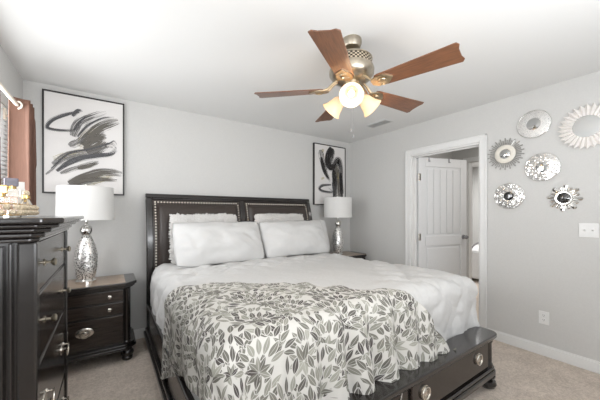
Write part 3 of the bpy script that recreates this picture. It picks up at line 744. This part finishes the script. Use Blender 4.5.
for k, (z0, z1) in enumerate(((1.005, 1.185), (0.745, 0.990), (0.365, 0.730), (0.135, 0.350))):
    b = MB(); b.box(cxf-0.02, cxf+0.002, cy0+0.055, cy1-0.055, z0, z1); b.box(cxf-0.02, cxf-0.004, cy0+0.048, cy1-0.048, z0-0.005, z1+0.005)
    d = obj('drawer', b, M['woodh'], ch, smooth=False, bevel=0.005)
    zc = (z0+z1)/2
    for y in (cy0+0.185, cy1-0.185):
        if k < 2:
            b = MB(); b.lathe([(0, 0), (0.013, 0), (0.013, 0.003), (0.006, 0.005), (0.005, 0.020), (0.014, 0.026), (0.016, 0.033), (0.010, 0.038), (0, 0.039)], (cxf+0.002, y, zc), 18, rot('Y', 90))
            obj('knob', b, M['pewter'], d)
        else:
            b = MB(); p = Vector((cxf+0.002, y, zc))
            for s in (-1, 1): b.lathe([(0, 0), (0.012, 0), (0.011, 0.004), (0.005, 0.007), (0.005, 0.022), (0.008, 0.026), (0, 0.028)], p+Vector((0, s*0.038, 0.012)), 14, rot('Y', 90))
            b.tube([p+Vector((0.024, 0.038*math.cos(a), 0.012-0.045*math.sin(a))) for a in [PI*i/12 for i in range(13)]], 0.004, 8)
            b.lathe([(0, 0), (0.026, 0), (0.024, 0.003), (0, 0.004)], p, 20, Matrix.Diagonal((1, 1.9, 1, 1)) @ rot('Y', 90))
            obj('bail_pull', b, M['nickel'], d)

# vanity tray and bottles on the chest
tz = 1.276; tx, ty, ta, tb = -0.395, 1.60, 0.125, 0.20
tray = thing('vanity_tray', (tx, ty, tz), 'crystal beaded vanity tray holding perfume on the chest of drawers', 'tray')
def rrect(a, c, n=7, r=0.05):
    out = []
    for sx, sy, a0 in ((1, 1, 0), (-1, 1, 90), (-1, -1, 180), (1, -1, 270)):
        for k in range(n): an = math.radians(a0+90*k/(n-1)); out.append((sx*(a-r)+r*math.cos(an), sy*(c-r)+r*math.sin(an)))
    return out
b = MB(); b.prism([(tx+x, ty+y) for x, y in rrect(ta, tb)], tz, tz+0.006); obj('plate', b, M['mirror'], tray, smooth=False)
b = MB(); P = rrect(ta-0.006, tb-0.006); P.append(P[0]); per = sum(math.dist(p, q) for p, q in zip(P, P[1:])); nbd = 36
for r_ in range(2):
    for k in range(nbd):
        x, y = poly_at(P, ((k+0.5*(r_ % 2))/nbd) % 1.0)
        b.ball((tx+x, ty+y, tz+0.018+r_*0.020), 0.0108, 8, 6)
o = obj('bead_rim', b, M['crystal'], tray, angle=180); o['label'] = 'rows of crystal beads'
b = MB()
for zz in (0.0085, 0.049): b.tube([(tx+x, ty+y, tz+zz) for x, y in P], 0.0025, 6)
obj('rim_wire', b, M['gold'], tray)
zb_ = tz+0.006
def bottle(label, x, y, w, d, h, liquid, glassm, cap, neck=True, rz=20, caph=0.035, round_=False):
    t = thing('perfume_bottle', (x, y, zb_), label, 'perfume bottle', 'perfume on the vanity tray', math.radians(rz))
    b = MB()
    if round_: b.lathe([(0, 0), (w*0.35, 0), (w*0.5, h*0.3), (w*0.5, h*0.6), (w*0.25, h*0.95), (0, h)], (0, 0, 0), 24)
    else: b.box(-w/2, w/2, -d/2, d/2, 0, h)
    obj('body', b, glassm, t, smooth=round_, bevel=0 if round_ else 0.005, local=True)
    if liquid:
        b = MB(); b.box(-w/2+0.006, w/2-0.006, -d/2+0.006, d/2-0.006, 0.006, h*0.72); obj('perfume', b, liquid, t, smooth=False, bevel=0.003, local=True)
    b = MB(); b.lathe([(0, h), (w*0.34, h), (w*0.34, h+0.012), (0, h+0.012)], (0, 0, 0), 20); obj('collar', b, M['gold'], t, local=True)
    b = MB()
    if round_: b.ball((0, 0, h+0.010+caph/2), caph/2, 16, 10)
    else: b.box(-w*0.42, w*0.42, -d*0.45, d*0.45, h+0.010, h+0.010+caph)
    obj('cap', b, cap, t, smooth=round_, bevel=0 if round_ else 0.004, local=True)
    return t
bottle('square clear perfume bottle with smoky grey cap and gold collar', -0.342, 1.665, 0.050, 0.036, 0.112, M['peach'], M['glass'], M['capg'])
bottle('squat round perfume bottle with crystal ball stopper at the tray edge', -0.305, 1.715, 0.044, 0.044, 0.075, None, M['glass'], M['crystal'], round_=True, caph=0.026)
bottle('peach tinted perfume bottle at the picture edge', -0.352, 1.57, 0.045, 0.034, 0.075, M['peach'], M['glass'], M['gold'])
b = MB(); b.box(-0.030, 0.030, -0.018, 0.018, 0, 0.150, T(-0.350, 1.755, zb_) @ rot('Z', 25)); b.box(-0.031, 0.031, -0.019, 0.019, 0.115, 0.118, T(-0.350, 1.755, zb_) @ rot('Z', 25)); tag(obj('perfume_box', b, M['box'], smooth=False, bevel=0.001), 'upright white carton behind the square perfume bottle', 'box')

# ------------------------------------------------------------------ curtains
b = MB(); b.tube([(-0.49, 1.35, 1.99), (-0.49, 2.86, 1.99)], 0.011, 12); rod = obj('curtain_rod', b, M['rod']); tag(rod, 'cream metal curtain rod above the window', 'curtain rod')
for yb in (1.40, 2.80):
    b = MB(); b.box(-0.61, -0.485, yb-0.008, yb+0.008, 1.975, 1.985); b.box(-0.611, -0.600, yb-0.02, yb+0.02, 1.95, 2.03); obj('bracket', b, M['rod'], rod, smooth=False)
b = MB(); b.ball((-0.49, 2.875, 1.99), 0.022, 16, 10); obj('finial', b, M['rod'], rod)
def curtain(y0, y1, folds, label, ph, zb=0.03):
    b = MB()
    def f(u, v):
        z = zb + (2.035-zb)*v
        a = ph+u*folds*PI*2
        amp = 0.045 + 0.008*(1-v)*math.sin(u*9)
        tri = math.asin(0.93*math.sin(a))/1.2
        return Vector((-0.475+amp*tri+0.006*nz(u*6, v*3, ph), y0+(y1-y0)*u+0.010*(1-v)*math.sin(v*5+u*20)+0.012*math.cos(a), z))
    b.grid(f, folds*22, 40)
    o = obj('curtain', b, M['curtain'], angle=180); md = o.modifiers.new('thick', 'SOLIDIFY'); md.thickness = 0.004
    tag(o, label, 'curtain', 'rust brown grommet curtains')
    for k in range(folds*2):
        a = (k*PI - ph)/(2*PI*folds)
        if not 0.02 < a < 0.98: continue
        g = MB(); yy = y0+(y1-y0)*a+0.012*math.cos(k*PI)
        g.ring((0, 0, 0), 0.023, 0.0055, 'y', 28, 8); bmesh.ops.transform(g.b, matrix=T(-0.487, yy, 1.99) @ rot('Z', 25 if k % 2 else -25), verts=g.b.verts)
        gr = obj('grommet', g, M['rod'], o); gr['label'] = 'cream grommet ring'
curtain(2.49, 2.72, 3, 'rust brown curtain panel bunched beside the bedside picture', -PI/2)
curtain(1.80, 1.93, 2, 'rust brown curtain panel at the picture edge, nearer the camera', -PI/2, 1.30)

# ------------------------------------------------------------------ framed abstracts on the back wall
def picture(x0, x1, z0, z1, label, strokes, inks):
    fw, dp = 0.013, 0.034; y1 = YB; y0 = YB-dp
    t = thing('framed_picture', ((x0+x1)/2, YB, z0), label, 'picture', 'abstract paintings')
    b = MB(); b.box(x0, x0+fw, y0, y1, z0, z1); b.box(x1-fw, x1, y0, y1, z0, z1); b.box(x0+fw, x1-fw, y0, y1, z0, z0+fw); b.box(x0+fw, x1-fw, y0, y1, z1-fw, z1)
    obj('frame', b, M['canvasf'], t, smooth=False, bevel=0.002)
    b = MB(); b.box(x0+fw, x1-fw, y0+0.008, y1-0.004, z0+fw, z1-fw)
    W, Hh = x1-x0, z1-z0
    for n, (ink, pts, wd) in enumerate(strokes):
        b.mi = 1+ink; P = smoothcurve([(x0+px*W, z1-pz*Hh) for px, pz in pts]); yy = y0+0.0074-0.0004*n; k = len(P)
        L = []
        for i, p in enumerate(P):
            q0, q1 = P[max(i-1, 0)], P[min(i+1, k-1)]; dx, dz = q1[0]-q0[0], q1[1]-q0[1]; l = math.hypot(dx, dz) or 1
            f = i/(k-1); ww = wd*W*0.68*min(1, 0.45+2.2*min(f, 1-f)+0.1)
            c = lambda sx, sz: (min(max(sx, x0+fw+0.002), x1-fw-0.002), yy, min(max(sz, z0+fw+0.002), z1-fw-0.002))
            L.append((b.b.verts.new(c(p[0]-dz/l*ww, p[1]+dx/l*ww)), b.b.verts.new(c(p[0]+dz/l*ww, p[1]-dx/l*ww)), f))
        for A, B in zip(L, L[1:]): b.face([A[0], A[1], B[1], B[0]], [(A[2], 0), (A[2], 1), (B[2], 1), (B[2], 0)])
    obj('canvas', b, [M['paper']]+[M[i] for i in inks], t, smooth=False)
    return t
IN = ['ink_grey', 'ink_dry', 'ink_black', 'ink_blue', 'ink_sand', 'ink_ochre']
# fractions of the picture, from its top-left corner
A1 = [(4, [(0.42, 0.52), (0.55, 0.36), (0.85, 0.26)], 0.12), (4, [(0.12, 0.66), (0.40, 0.58), (0.80, 0.42)], 0.10), (4, [(0.50, 0.90), (0.75, 0.82), (0.96, 0.80)], 0.12),
      (0, [(0.46, 0.50), (0.55, 0.40), (0.70, 0.28), (0.92, 0.20)], 0.15), (0, [(0.50, 0.56), (0.62, 0.50), (0.74, 0.42)], 0.20), (0, [(0.55, 0.44), (0.66, 0.40), (0.76, 0.38)], 0.10),
      (1, [(0.34, 0.42), (0.42, 0.28), (0.56, 0.20), (0.76, 0.12)], 0.14),
      (3, [(0.42, 0.17), (0.30, 0.20), (0.12, 0.28), (0.05, 0.36), (0.14, 0.38), (0.34, 0.36), (0.44, 0.30)], 0.045), (3, [(0.34, 0.22), (0.40, 0.16), (0.46, 0.15)], 0.05),
      (1, [(0.12, 0.72), (0.30, 0.62), (0.55, 0.56), (0.80, 0.47), (0.88, 0.50)], 0.13), (3, [(0.16, 0.78), (0.36, 0.66), (0.62, 0.60), (0.82, 0.56), (0.88, 0.48)], 0.07), (1, [(0.20, 0.80), (0.42, 0.72), (0.66, 0.64)], 0.06),
      (0, [(0.30, 0.90), (0.50, 0.82), (0.72, 0.76), (0.97, 0.77)], 0.13), (1, [(0.28, 0.93), (0.55, 0.86), (0.80, 0.82)], 0.10), (0, [(0.40, 0.74), (0.55, 0.70), (0.66, 0.66)], 0.06), (1, [(0.04, 0.82), (0.12, 0.76), (0.22, 0.66)], 0.03), (3, [(0.36, 0.36), (0.46, 0.24), (0.62, 0.16)], 0.03), (3, [(0.40, 0.42), (0.52, 0.30), (0.70, 0.20), (0.86, 0.16)], 0.03), (1, [(0.30, 0.52), (0.42, 0.46), (0.52, 0.36)], 0.10), (3, [(0.10, 0.76), (0.30, 0.60), (0.56, 0.53), (0.78, 0.46), (0.86, 0.42), (0.90, 0.46)], 0.025), (3, [(0.24, 0.74), (0.50, 0.63), (0.80, 0.58), (0.90, 0.52)], 0.025), (0, [(0.30, 0.94), (0.46, 0.86), (0.70, 0.84), (0.90, 0.84)], 0.06)]
picture(-0.485, 0.127, 1.47, 2.385, 'large abstract canvas of grey brush strokes above the bedside lamp', A1, IN)
A2 = [(1, [(0.20, 0.10), (0.26, 0.26), (0.36, 0.46)], 0.13), (1, [(0.30, 0.30), (0.40, 0.50), (0.52, 0.62)], 0.08), (2, [(0.54, 0.03), (0.44, 0.14), (0.42, 0.28), (0.50, 0.36), (0.64, 0.33), (0.76, 0.24), (0.84, 0.36), (0.86, 0.56), (0.93, 0.80)], 0.105),
      (2, [(0.56, 0.04), (0.52, 0.16), (0.50, 0.30)], 0.11), (2, [(0.62, 0.40), (0.64, 0.60), (0.66, 0.94)], 0.09), (0, [(0.70, 0.34), (0.76, 0.55), (0.78, 0.92)], 0.07), (2, [(0.22, 0.22), (0.30, 0.42), (0.46, 0.58)], 0.06),
      (3, [(0.52, 0.66), (0.26, 0.68), (0.16, 0.74), (0.30, 0.78), (0.56, 0.78), (0.44, 0.72)], 0.05), (5, [(0.24, 0.10), (0.32, 0.11)], 0.08), (5, [(0.22, 0.58), (0.28, 0.56), (0.34, 0.57)], 0.06), (2, [(0.84, 0.44), (0.86, 0.70), (0.88, 0.94)], 0.06), (5, [(0.74, 0.44), (0.76, 0.62)], 0.025), (3, [(0.56, 0.62), (0.60, 0.80), (0.58, 0.95)], 0.04)]
A2 = [(i_, p_, w_*(1.6 if i_ in (0, 2) else 1.25)) for i_, p_, w_ in A2]
picture(2.50, 3.135, 1.42, 2.34, 'abstract canvas of heavy black strokes above the far corner lamp', A2, IN)

# ------------------------------------------------------------------ ceiling fan
FC = Vector((1.332, 1.345, H)); fan = thing('ceiling_fan', FC, 'brass ceiling fan with five walnut blades and three lit lamps', 'ceiling fan')
b = MB(); b.lathe([(0, 0), (0.066, 0), (0.068, -0.012), (0.066, -0.030), (0.056, -0.052), (0.030, -0.064), (0, -0.064)], FC, 36); obj('canopy', b, M['pewter'], fan)
b = MB(); b.lathe([(0, -0.06), (0.014, -0.06), (0.014, -0.105), (0.03, -0.108), (0, -0.108)], FC, 16); obj('downrod', b, M['pewter'], fan)
b = MB(); b.lathe([(0, -0.105), (0.045, -0.105), (0.080, -0.112), (0.124, -0.124), (0.136, -0.134), (0.136, -0.140), (0.132, -0.142), (0.132, -0.184), (0.142, -0.188), (0.148, -0.205), (0.146, -0.232), (0.126, -0.258), (0.092, -0.272), (0.072, -0.280), (0, -0.280)], FC, 48); mh = obj('motor_housing', b, M['pewter'], fan)
b = MB(); b.lathe([(0.1335, -0.143), (0.1335, -0.183)], FC, 64); fb = obj('filigree_band', b, M['filigree'], mh); fb['label'] = 'pierced scroll band'
b = MB(); b.lathe([(0, -0.276), (0.055, -0.276), (0.050, -0.310), (0.062, -0.325), (0.066, -0.350), (0.052, -0.380), (0.030, -0.394), (0.020, -0.410), (0, -0.415)], FC, 36); obj('light_fitter', b, M['brass'], fan)
zbl = -0.325
outline = [(0.185+(x-0.185)*0.975, y) for x, y in [(0.185, -0.052), (0.21, -0.058), (0.60, -0.076), (0.652, -0.079), (0.664, -0.060), (0.655, -0.030), (0.655, 0.030), (0.664, 0.060), (0.652, 0.079), (0.60, 0.076), (0.21, 0.058), (0.185, 0.052)]]
for k in range(5):
    a = 67.7+72*k + (2.5 if k == 2 else 0) + (-2.5 if k == 1 else 0)
    bl = bpy.data.objects.new('blade', bpy.data.objects['blade'].data) if False else None
    b = MB(); b.prism(outline, -0.003, 0.003, rot('X', -11)); o = obj('blade', b, M['blade'], fan, smooth=False, bevel=0.0015, local=True)
    o.location = (0, 0, zbl); o.rotation_euler.z = math.radians(a)
    b = MB()
    b.tube([(0.085, 0.012, 0.062), (0.12, 0.014, 0.040), (0.155, 0.016, 0.006), (0.20, 0.024, -0.010)], 0.008, 8); b.tube([(0.085, -0.012, 0.062), (0.12, -0.014, 0.040), (0.155, -0.016, 0.006), (0.20, -0.024, 0.0)], 0.008, 8)
    b.prism([(0.15, -0.022), (0.18, -0.046), (0.235, -0.050), (0.262, -0.028), (0.285, 0), (0.262, 0.028), (0.235, 0.050), (0.18, 0.046), (0.15, 0.022)], -0.0085, -0.0035, rot('X', -11))
    b.ring((0.215, 0, -0.008), 0.026, 0.005, 'z', 20, 6)
    obj('blade_bracket', b, M['brass'], o, local=True)
for az in (225, 345, 105):
    d = Vector((math.cos(math.radians(az)), math.sin(math.radians(az)), 0)); c0 = FC + Vector((0, 0, -0.352))
    b = MB(); b.tube([c0+d*0.045, c0+d*0.062+Vector((0, 0, 0.004)), c0+d*0.074+Vector((0, 0, -0.012))], [0.010, 0.010, 0.012], 10); obj('lamp_arm', b, M['brass'], fan)
    ax = (d*0.80+Vector((0, 0, -0.60))).normalized(); q = ax.to_track_quat('Z', 'Y').to_matrix().to_4x4()
    p0 = c0+d*0.070+Vector((0, 0, -0.010))
    b = MB(); b.lathe([(0, -0.012), (0.024, -0.010), (0.028, 0.006), (0.026, 0.016), (0, 0.016)], p0, 24, q); obj('lamp_socket', b, M['brass'], fan)
    b = MB(); pr = [(0.026, 0.010), (0.034, 0.018), (0.043, 0.035), (0.048, 0.060), (0.054, 0.085), (0.066, 0.108), (0.074, 0.118)]
    b.lathe(pr + [(r-0.003, z) for r, z in pr[::-1]] + [pr[0]], p0, 40, q); sh = obj('glass_shade', b, M['frosted'], fan, angle=70); sh['label'] = 'lit frosted bell shade'
    b = MB(); pb = p0+ax*0.060; b.lathe([(0, -0.030), (0.012, -0.028), (0.014, -0.010), (0.020, 0.008), (0.021, 0.020), (0.014, 0.034), (0, 0.038)], pb, 20, q); obj('bulb', b, M['bulb'], sh)
    l = bpy.data.lights.new('fan_bulb_light', 'POINT'); l.energy = 1.3; l.color = (1, 0.80, 0.58); l.shadow_soft_size = 0.03
    lo = bpy.data.objects.new('fan_bulb_light', l); C.objects.link(lo); lo.location = p0+ax*0.150
for dx, dy, zl in ((-0.018, -0.014, -0.60), (0.026, 0.01, -0.625)):
    b = MB(); b.tube([FC+Vector((dx, dy, -0.37)), FC+Vector((dx, dy, zl))], 0.0007, 6); b.lathe([(0, -0.016), (0.004, -0.014), (0.0055, -0.004), (0.003, 0.006), (0, 0.008)], FC+Vector((dx, dy, zl)), 12); obj('pull_chain', b, M['steel'], fan)

# ------------------------------------------------------------------ mirrors on the right wall
def disc_x(mb, c, prof, seg=64):
    """profile (radius, height off the wall) turned about the wall normal (-x)"""
    return mb.lathe(prof, c, seg, rot('Y', -90))
WX = XR
def mirror(y, z, label): return thing('wall_mirror', (WX, y, z), label, 'mirror', 'round mirrors by the doorway')
# thin spoked sunburst
t = mirror(1.152, 1.882, 'sunburst mirror of thin silver spokes with ivory ring, nearest the doorway'); c = Vector((WX, 1.152, 1.882))
b = MB(); disc_x(b, c, [(0, 0.0), (0.088, 0.0), (0.090, 0.012), (0.080, 0.020), (0.052, 0.022), (0.046, 0.014), (0, 0.012)]); obj('ring', b, M['ivory'], t)
b = MB(); disc_x(b, c, [(0.046, 0.016), (0.036, 0.021), (0.018, 0.025), (0, 0.026)]); obj('glass', b, M['mirror'], t)
b = MB()
for k in range(44):
    a = 2*PI*k/44; L = 0.152 if k % 2 else 0.130
    b = MB(); e = Vector((0, math.cos(a), math.sin(a))); s_ = Vector((0, -math.sin(a), math.cos(a)))
    p = [c+Vector((-0.006, 0, 0))+e*0.084, c+Vector((-0.006, 0, 0))+e*L]
    b.tube(p, [0.0045, 0.0040], 6); b.ball(p[1], 0.0065, 8, 6); obj('spoke', b, M['spoke'], t)
# hammered discs
def hammered(y, z, R, ri, label, off=(0, 0), hole=M['mirror'], m=M['mosaic'], rim=M['chrome']):
    t = mirror(y, z, label); c = Vector((WX, y, z))
    b = MB(); ps = [(R, 0.006)]
    rings = 14
    prof = [(0, 0.0), (R*0.9, 0.0), (R, 0.010), (R, 0.014)] + [(R-(R-ri)*k/rings, 0.014+0.010*math.sin(PI*0.5*k/rings)) for k in range(1, rings+1)] + [(ri-0.004, 0.020), (0, 0.020)]
    disc_x(b, c, prof); obj('hammered_ring', b, m, t)
    b = MB(); disc_x(b, c, [(ri, 0.0205), (ri*0.8, 0.0220), (ri*0.4, 0.0235), (0, 0.024)]); obj('glass', b, hole, t)
    b = MB(); b.ring(c+Vector((-0.012, 0, 0)), R, 0.0035, 'x', 72, 8); obj('rim', b, rim, t)
    return t
M['darkglass'] = mat('smoked glass', (0.10, 0.10, 0.10), 0.05, 0.9, nscale=5, nvar=0.1)
M['mosaic2'] = mosaic('pale pressed silver', 110, 0.16, 0.55, 0.6)
M['mosaic3'] = mosaic('bright cracked mirror', 110, 0.42, 0.62, 0.22)
hammered(0.924, 2.118, 0.125, 0.056, 'pale pressed silver disc mirror, topmost of the six', m=M['mosaic2'])
hammered(0.864, 1.712, 0.125, 0.046, 'glittering cracked glass disc mirror in the middle of the group', m=M['mosaic3'])
hammered(1.118, 1.462, 0.124, 0.044, 'hammered silver disc mirror with dark centre below the spoked sunburst', m=M['mosaic'], hole=M['darkglass'])
# pleated white sunburst
t = mirror(0.570, 2.006, 'large white pleated sunburst mirror at the picture edge'); c = Vector((WX, 0.570, 2.006))
b = MB(); K = 28; R0, R1 = 0.088, 0.186; inner, outer, back = [], [], []
for k in range(2*K):
    a = PI*k/K; e = Vector((0, math.cos(a), math.sin(a))); hi = k % 2 == 0
    inner.append(b.b.verts.new(c+e*R0+Vector((-(0.034 if hi else 0.024), 0, 0)))); outer.append(b.b.verts.new(c+e*(R1 if hi else R1-0.026)+Vector((-(0.030 if hi else 0.008), 0, 0)))); back.append(b.b.verts.new(c+e*(R1-0.012 if hi else R1-0.028)+Vector((-0.001, 0, 0))))
for k in range(2*K):
    j = (k+1) % (2*K); b.face([inner[k], inner[j], outer[j], outer[k]]); b.face([outer[k], outer[j], back[j], back[k]])
b.face(back)
obj('pleated_frame', b, M['pearl'], t, smooth=False)
b = MB(); disc_x(b, c, [(0.090, 0.024), (0.088, 0.026), (0.0, 0.027)]); obj('glass', b, M['mirror'], t, angle=20)
# silver petal star
t = mirror(0.715, 1.424, 'silver starburst mirror of faceted petals with dark oval centre, lowest of the group'); c = Vector((WX, 0.715, 1.424))
for k in range(16):
    a = 2*PI*k/16+0.1; e = Vector((0, math.cos(a), math.sin(a))); s_ = Vector((0, -math.sin(a), math.cos(a))); L = 0.122 if k % 2 == 0 else 0.104; n_ = Vector((-1, 0, 0)); w0, w1 = 0.008, 0.0155
    b = MB(); mk = lambda r, s, h: b.b.verts.new(c+e*r+s_*s+n_*h)
    A = [mk(0.05, -w0, 0.006), mk(0.05, w0, 0.006), mk(L-0.012, w1, 0.006), mk(L, 0, 0.006), mk(L-0.012, -w1, 0.006)]
    r0, r1 = mk(0.05, 0, 0.020), mk(L-0.014, 0, 0.017)
    b.face([A[0], A[4], r1, r0]); b.face([A[1], r0, r1, A[2]]); b.face([A[4], A[3], r1]); b.face([A[2], r1, A[3]]); b.face([A[0], r0, A[1]]); b.face([A[0], A[1], A[2], A[3], A[4]])
    obj('petal', b, M['chrome'], t, smooth=False)
b = MB(); disc_x(b, c, [(0, 0.0), (0.060, 0.0), (0.062, 0.018), (0.056, 0.026), (0.046, 0.026), (0.042, 0.020), (0, 0.020)]); obj('ring', b, M['chrome'], t)
b = MB(); disc_x(b, c, [(0.044, 0.021), (0.030, 0.028), (0.014, 0.032), (0, 0.033)]); obj('glass', b, M['darkglass'], t)

# ------------------------------------------------------------------ wall plates and vent
t = thing('light_switch', (WX, 0.565, 1.15), 'white double light switch plate on the wall under the mirrors', 'light switch')
b = MB(); b.box(WX-0.006, WX, 0.507, 0.624, 1.092, 1.210); obj('plate', b, M['plate'], t, smooth=False, bevel=0.003)
for y in (0.541, 0.590):
    b = MB(); b.box(WX-0.0075, WX-0.005, y-0.006, y+0.006, 1.138, 1.163); b.box(-0.018, 0, -0.0045, 0.0045, -0.005, 0.005, T(WX-0.005, y, 1.152) @ rot('Y', 25)); obj('toggle', b, M['plate'], t, smooth=False, bevel=0.001)
t = thing('wall_outlet', (WX, 0.853, 0.345), 'white power outlet low on the wall above the baseboard', 'outlet')
b = MB(); b.box(WX-0.006, WX, 0.815, 0.889, 0.285, 0.402); obj('plate', b, M['plate'], t, smooth=False, bevel=0.003)
for z in (0.325, 0.365):
    b = MB(); b.lathe([(0, 0), (0.017, 0), (0.016, 0.002), (0, 0.002)], (WX-0.006, 0.852, z), 20, rot('Y', -90)); f = obj('socket', b, M['plate'], t, smooth=False)
    b = MB()
    for dy in (-0.006, 0.006): b.box(WX-0.0085, WX-0.007, 0.852+dy-0.0012, 0.852+dy+0.0012, z-0.002, z+0.008)
    b.lathe([(0, 0.0005), (0.0025, 0.0005), (0, 0.001)], (WX-0.008, 0.852, z-0.008), 8, rot('Y', -90)); obj('slots', b, M['slot'], f, smooth=False)
t = thing('ceiling_vent', (2.85, 2.385, H), 'small white louvred air vent in the ceiling past the fan', 'vent')
b = MB(); vx0, vx1, vy0, vy1 = 2.775, 2.925, 2.225, 2.545
b.box(vx0, vx0+0.02, vy0, vy1, H-0.008, H); b.box(vx1-0.02, vx1, vy0, vy1, H-0.008, H); b.box(vx0+0.02, vx1-0.02, vy0, vy0+0.02, H-0.008, H); b.box(vx0+0.02, vx1-0.02, vy1-0.02, vy1, H-0.008, H); b.box(vx0+0.02, vx1-0.02, (vy0+vy1)/2-0.006, (vy0+vy1)/2+0.006, H-0.008, H)
obj('frame', b, M['vent'], t, smooth=False, bevel=0.002)
b = MB()
for k in range(7): b.box(-0.009, 0.009, vy0+0.02, vy1-0.02, -0.0008, 0.0008, T(vx0+0.029+k*0.0153, 0, H-0.007) @ rot('Y', -50))
obj('louvre', b, M['vent'], t, smooth=False)
b = MB(); b.box(vx0+0.015, vx1-0.015, vy0+0.015, vy1-0.015, H-0.0015, H-0.0005); obj('duct_opening', b, M['slot'], t, smooth=False)

# ------------------------------------------------------------------ bed seen across the hall
t = thing('daybed', (6.3, 2.35, 0), 'white covered bed end seen through the doorway across the hall', 'bed')
b = MB(); b.box(5.7, 6.9, 1.9, 2.95, 0.05, 0.60); obj('mattress', b, M['linen'], t, smooth=False, bevel=0.05)
b = MB(); b.tube([(5.66, 2.06+0.28*(1-math.cos(a)), 0.35+0.42*math.sin(a)) for a in [PI*k/16 for k in range(17)]], 0.014, 8); b.tube([(5.66, 2.06, 0.0), (5.66, 2.06, 0.36)], 0.014, 8); b.tube([(5.66, 2.62, 0.0), (5.66, 2.62, 0.36)], 0.014, 8); r = obj('foot_rail', b, M['steel'], t); r['label'] = 'curved grey metal rail'
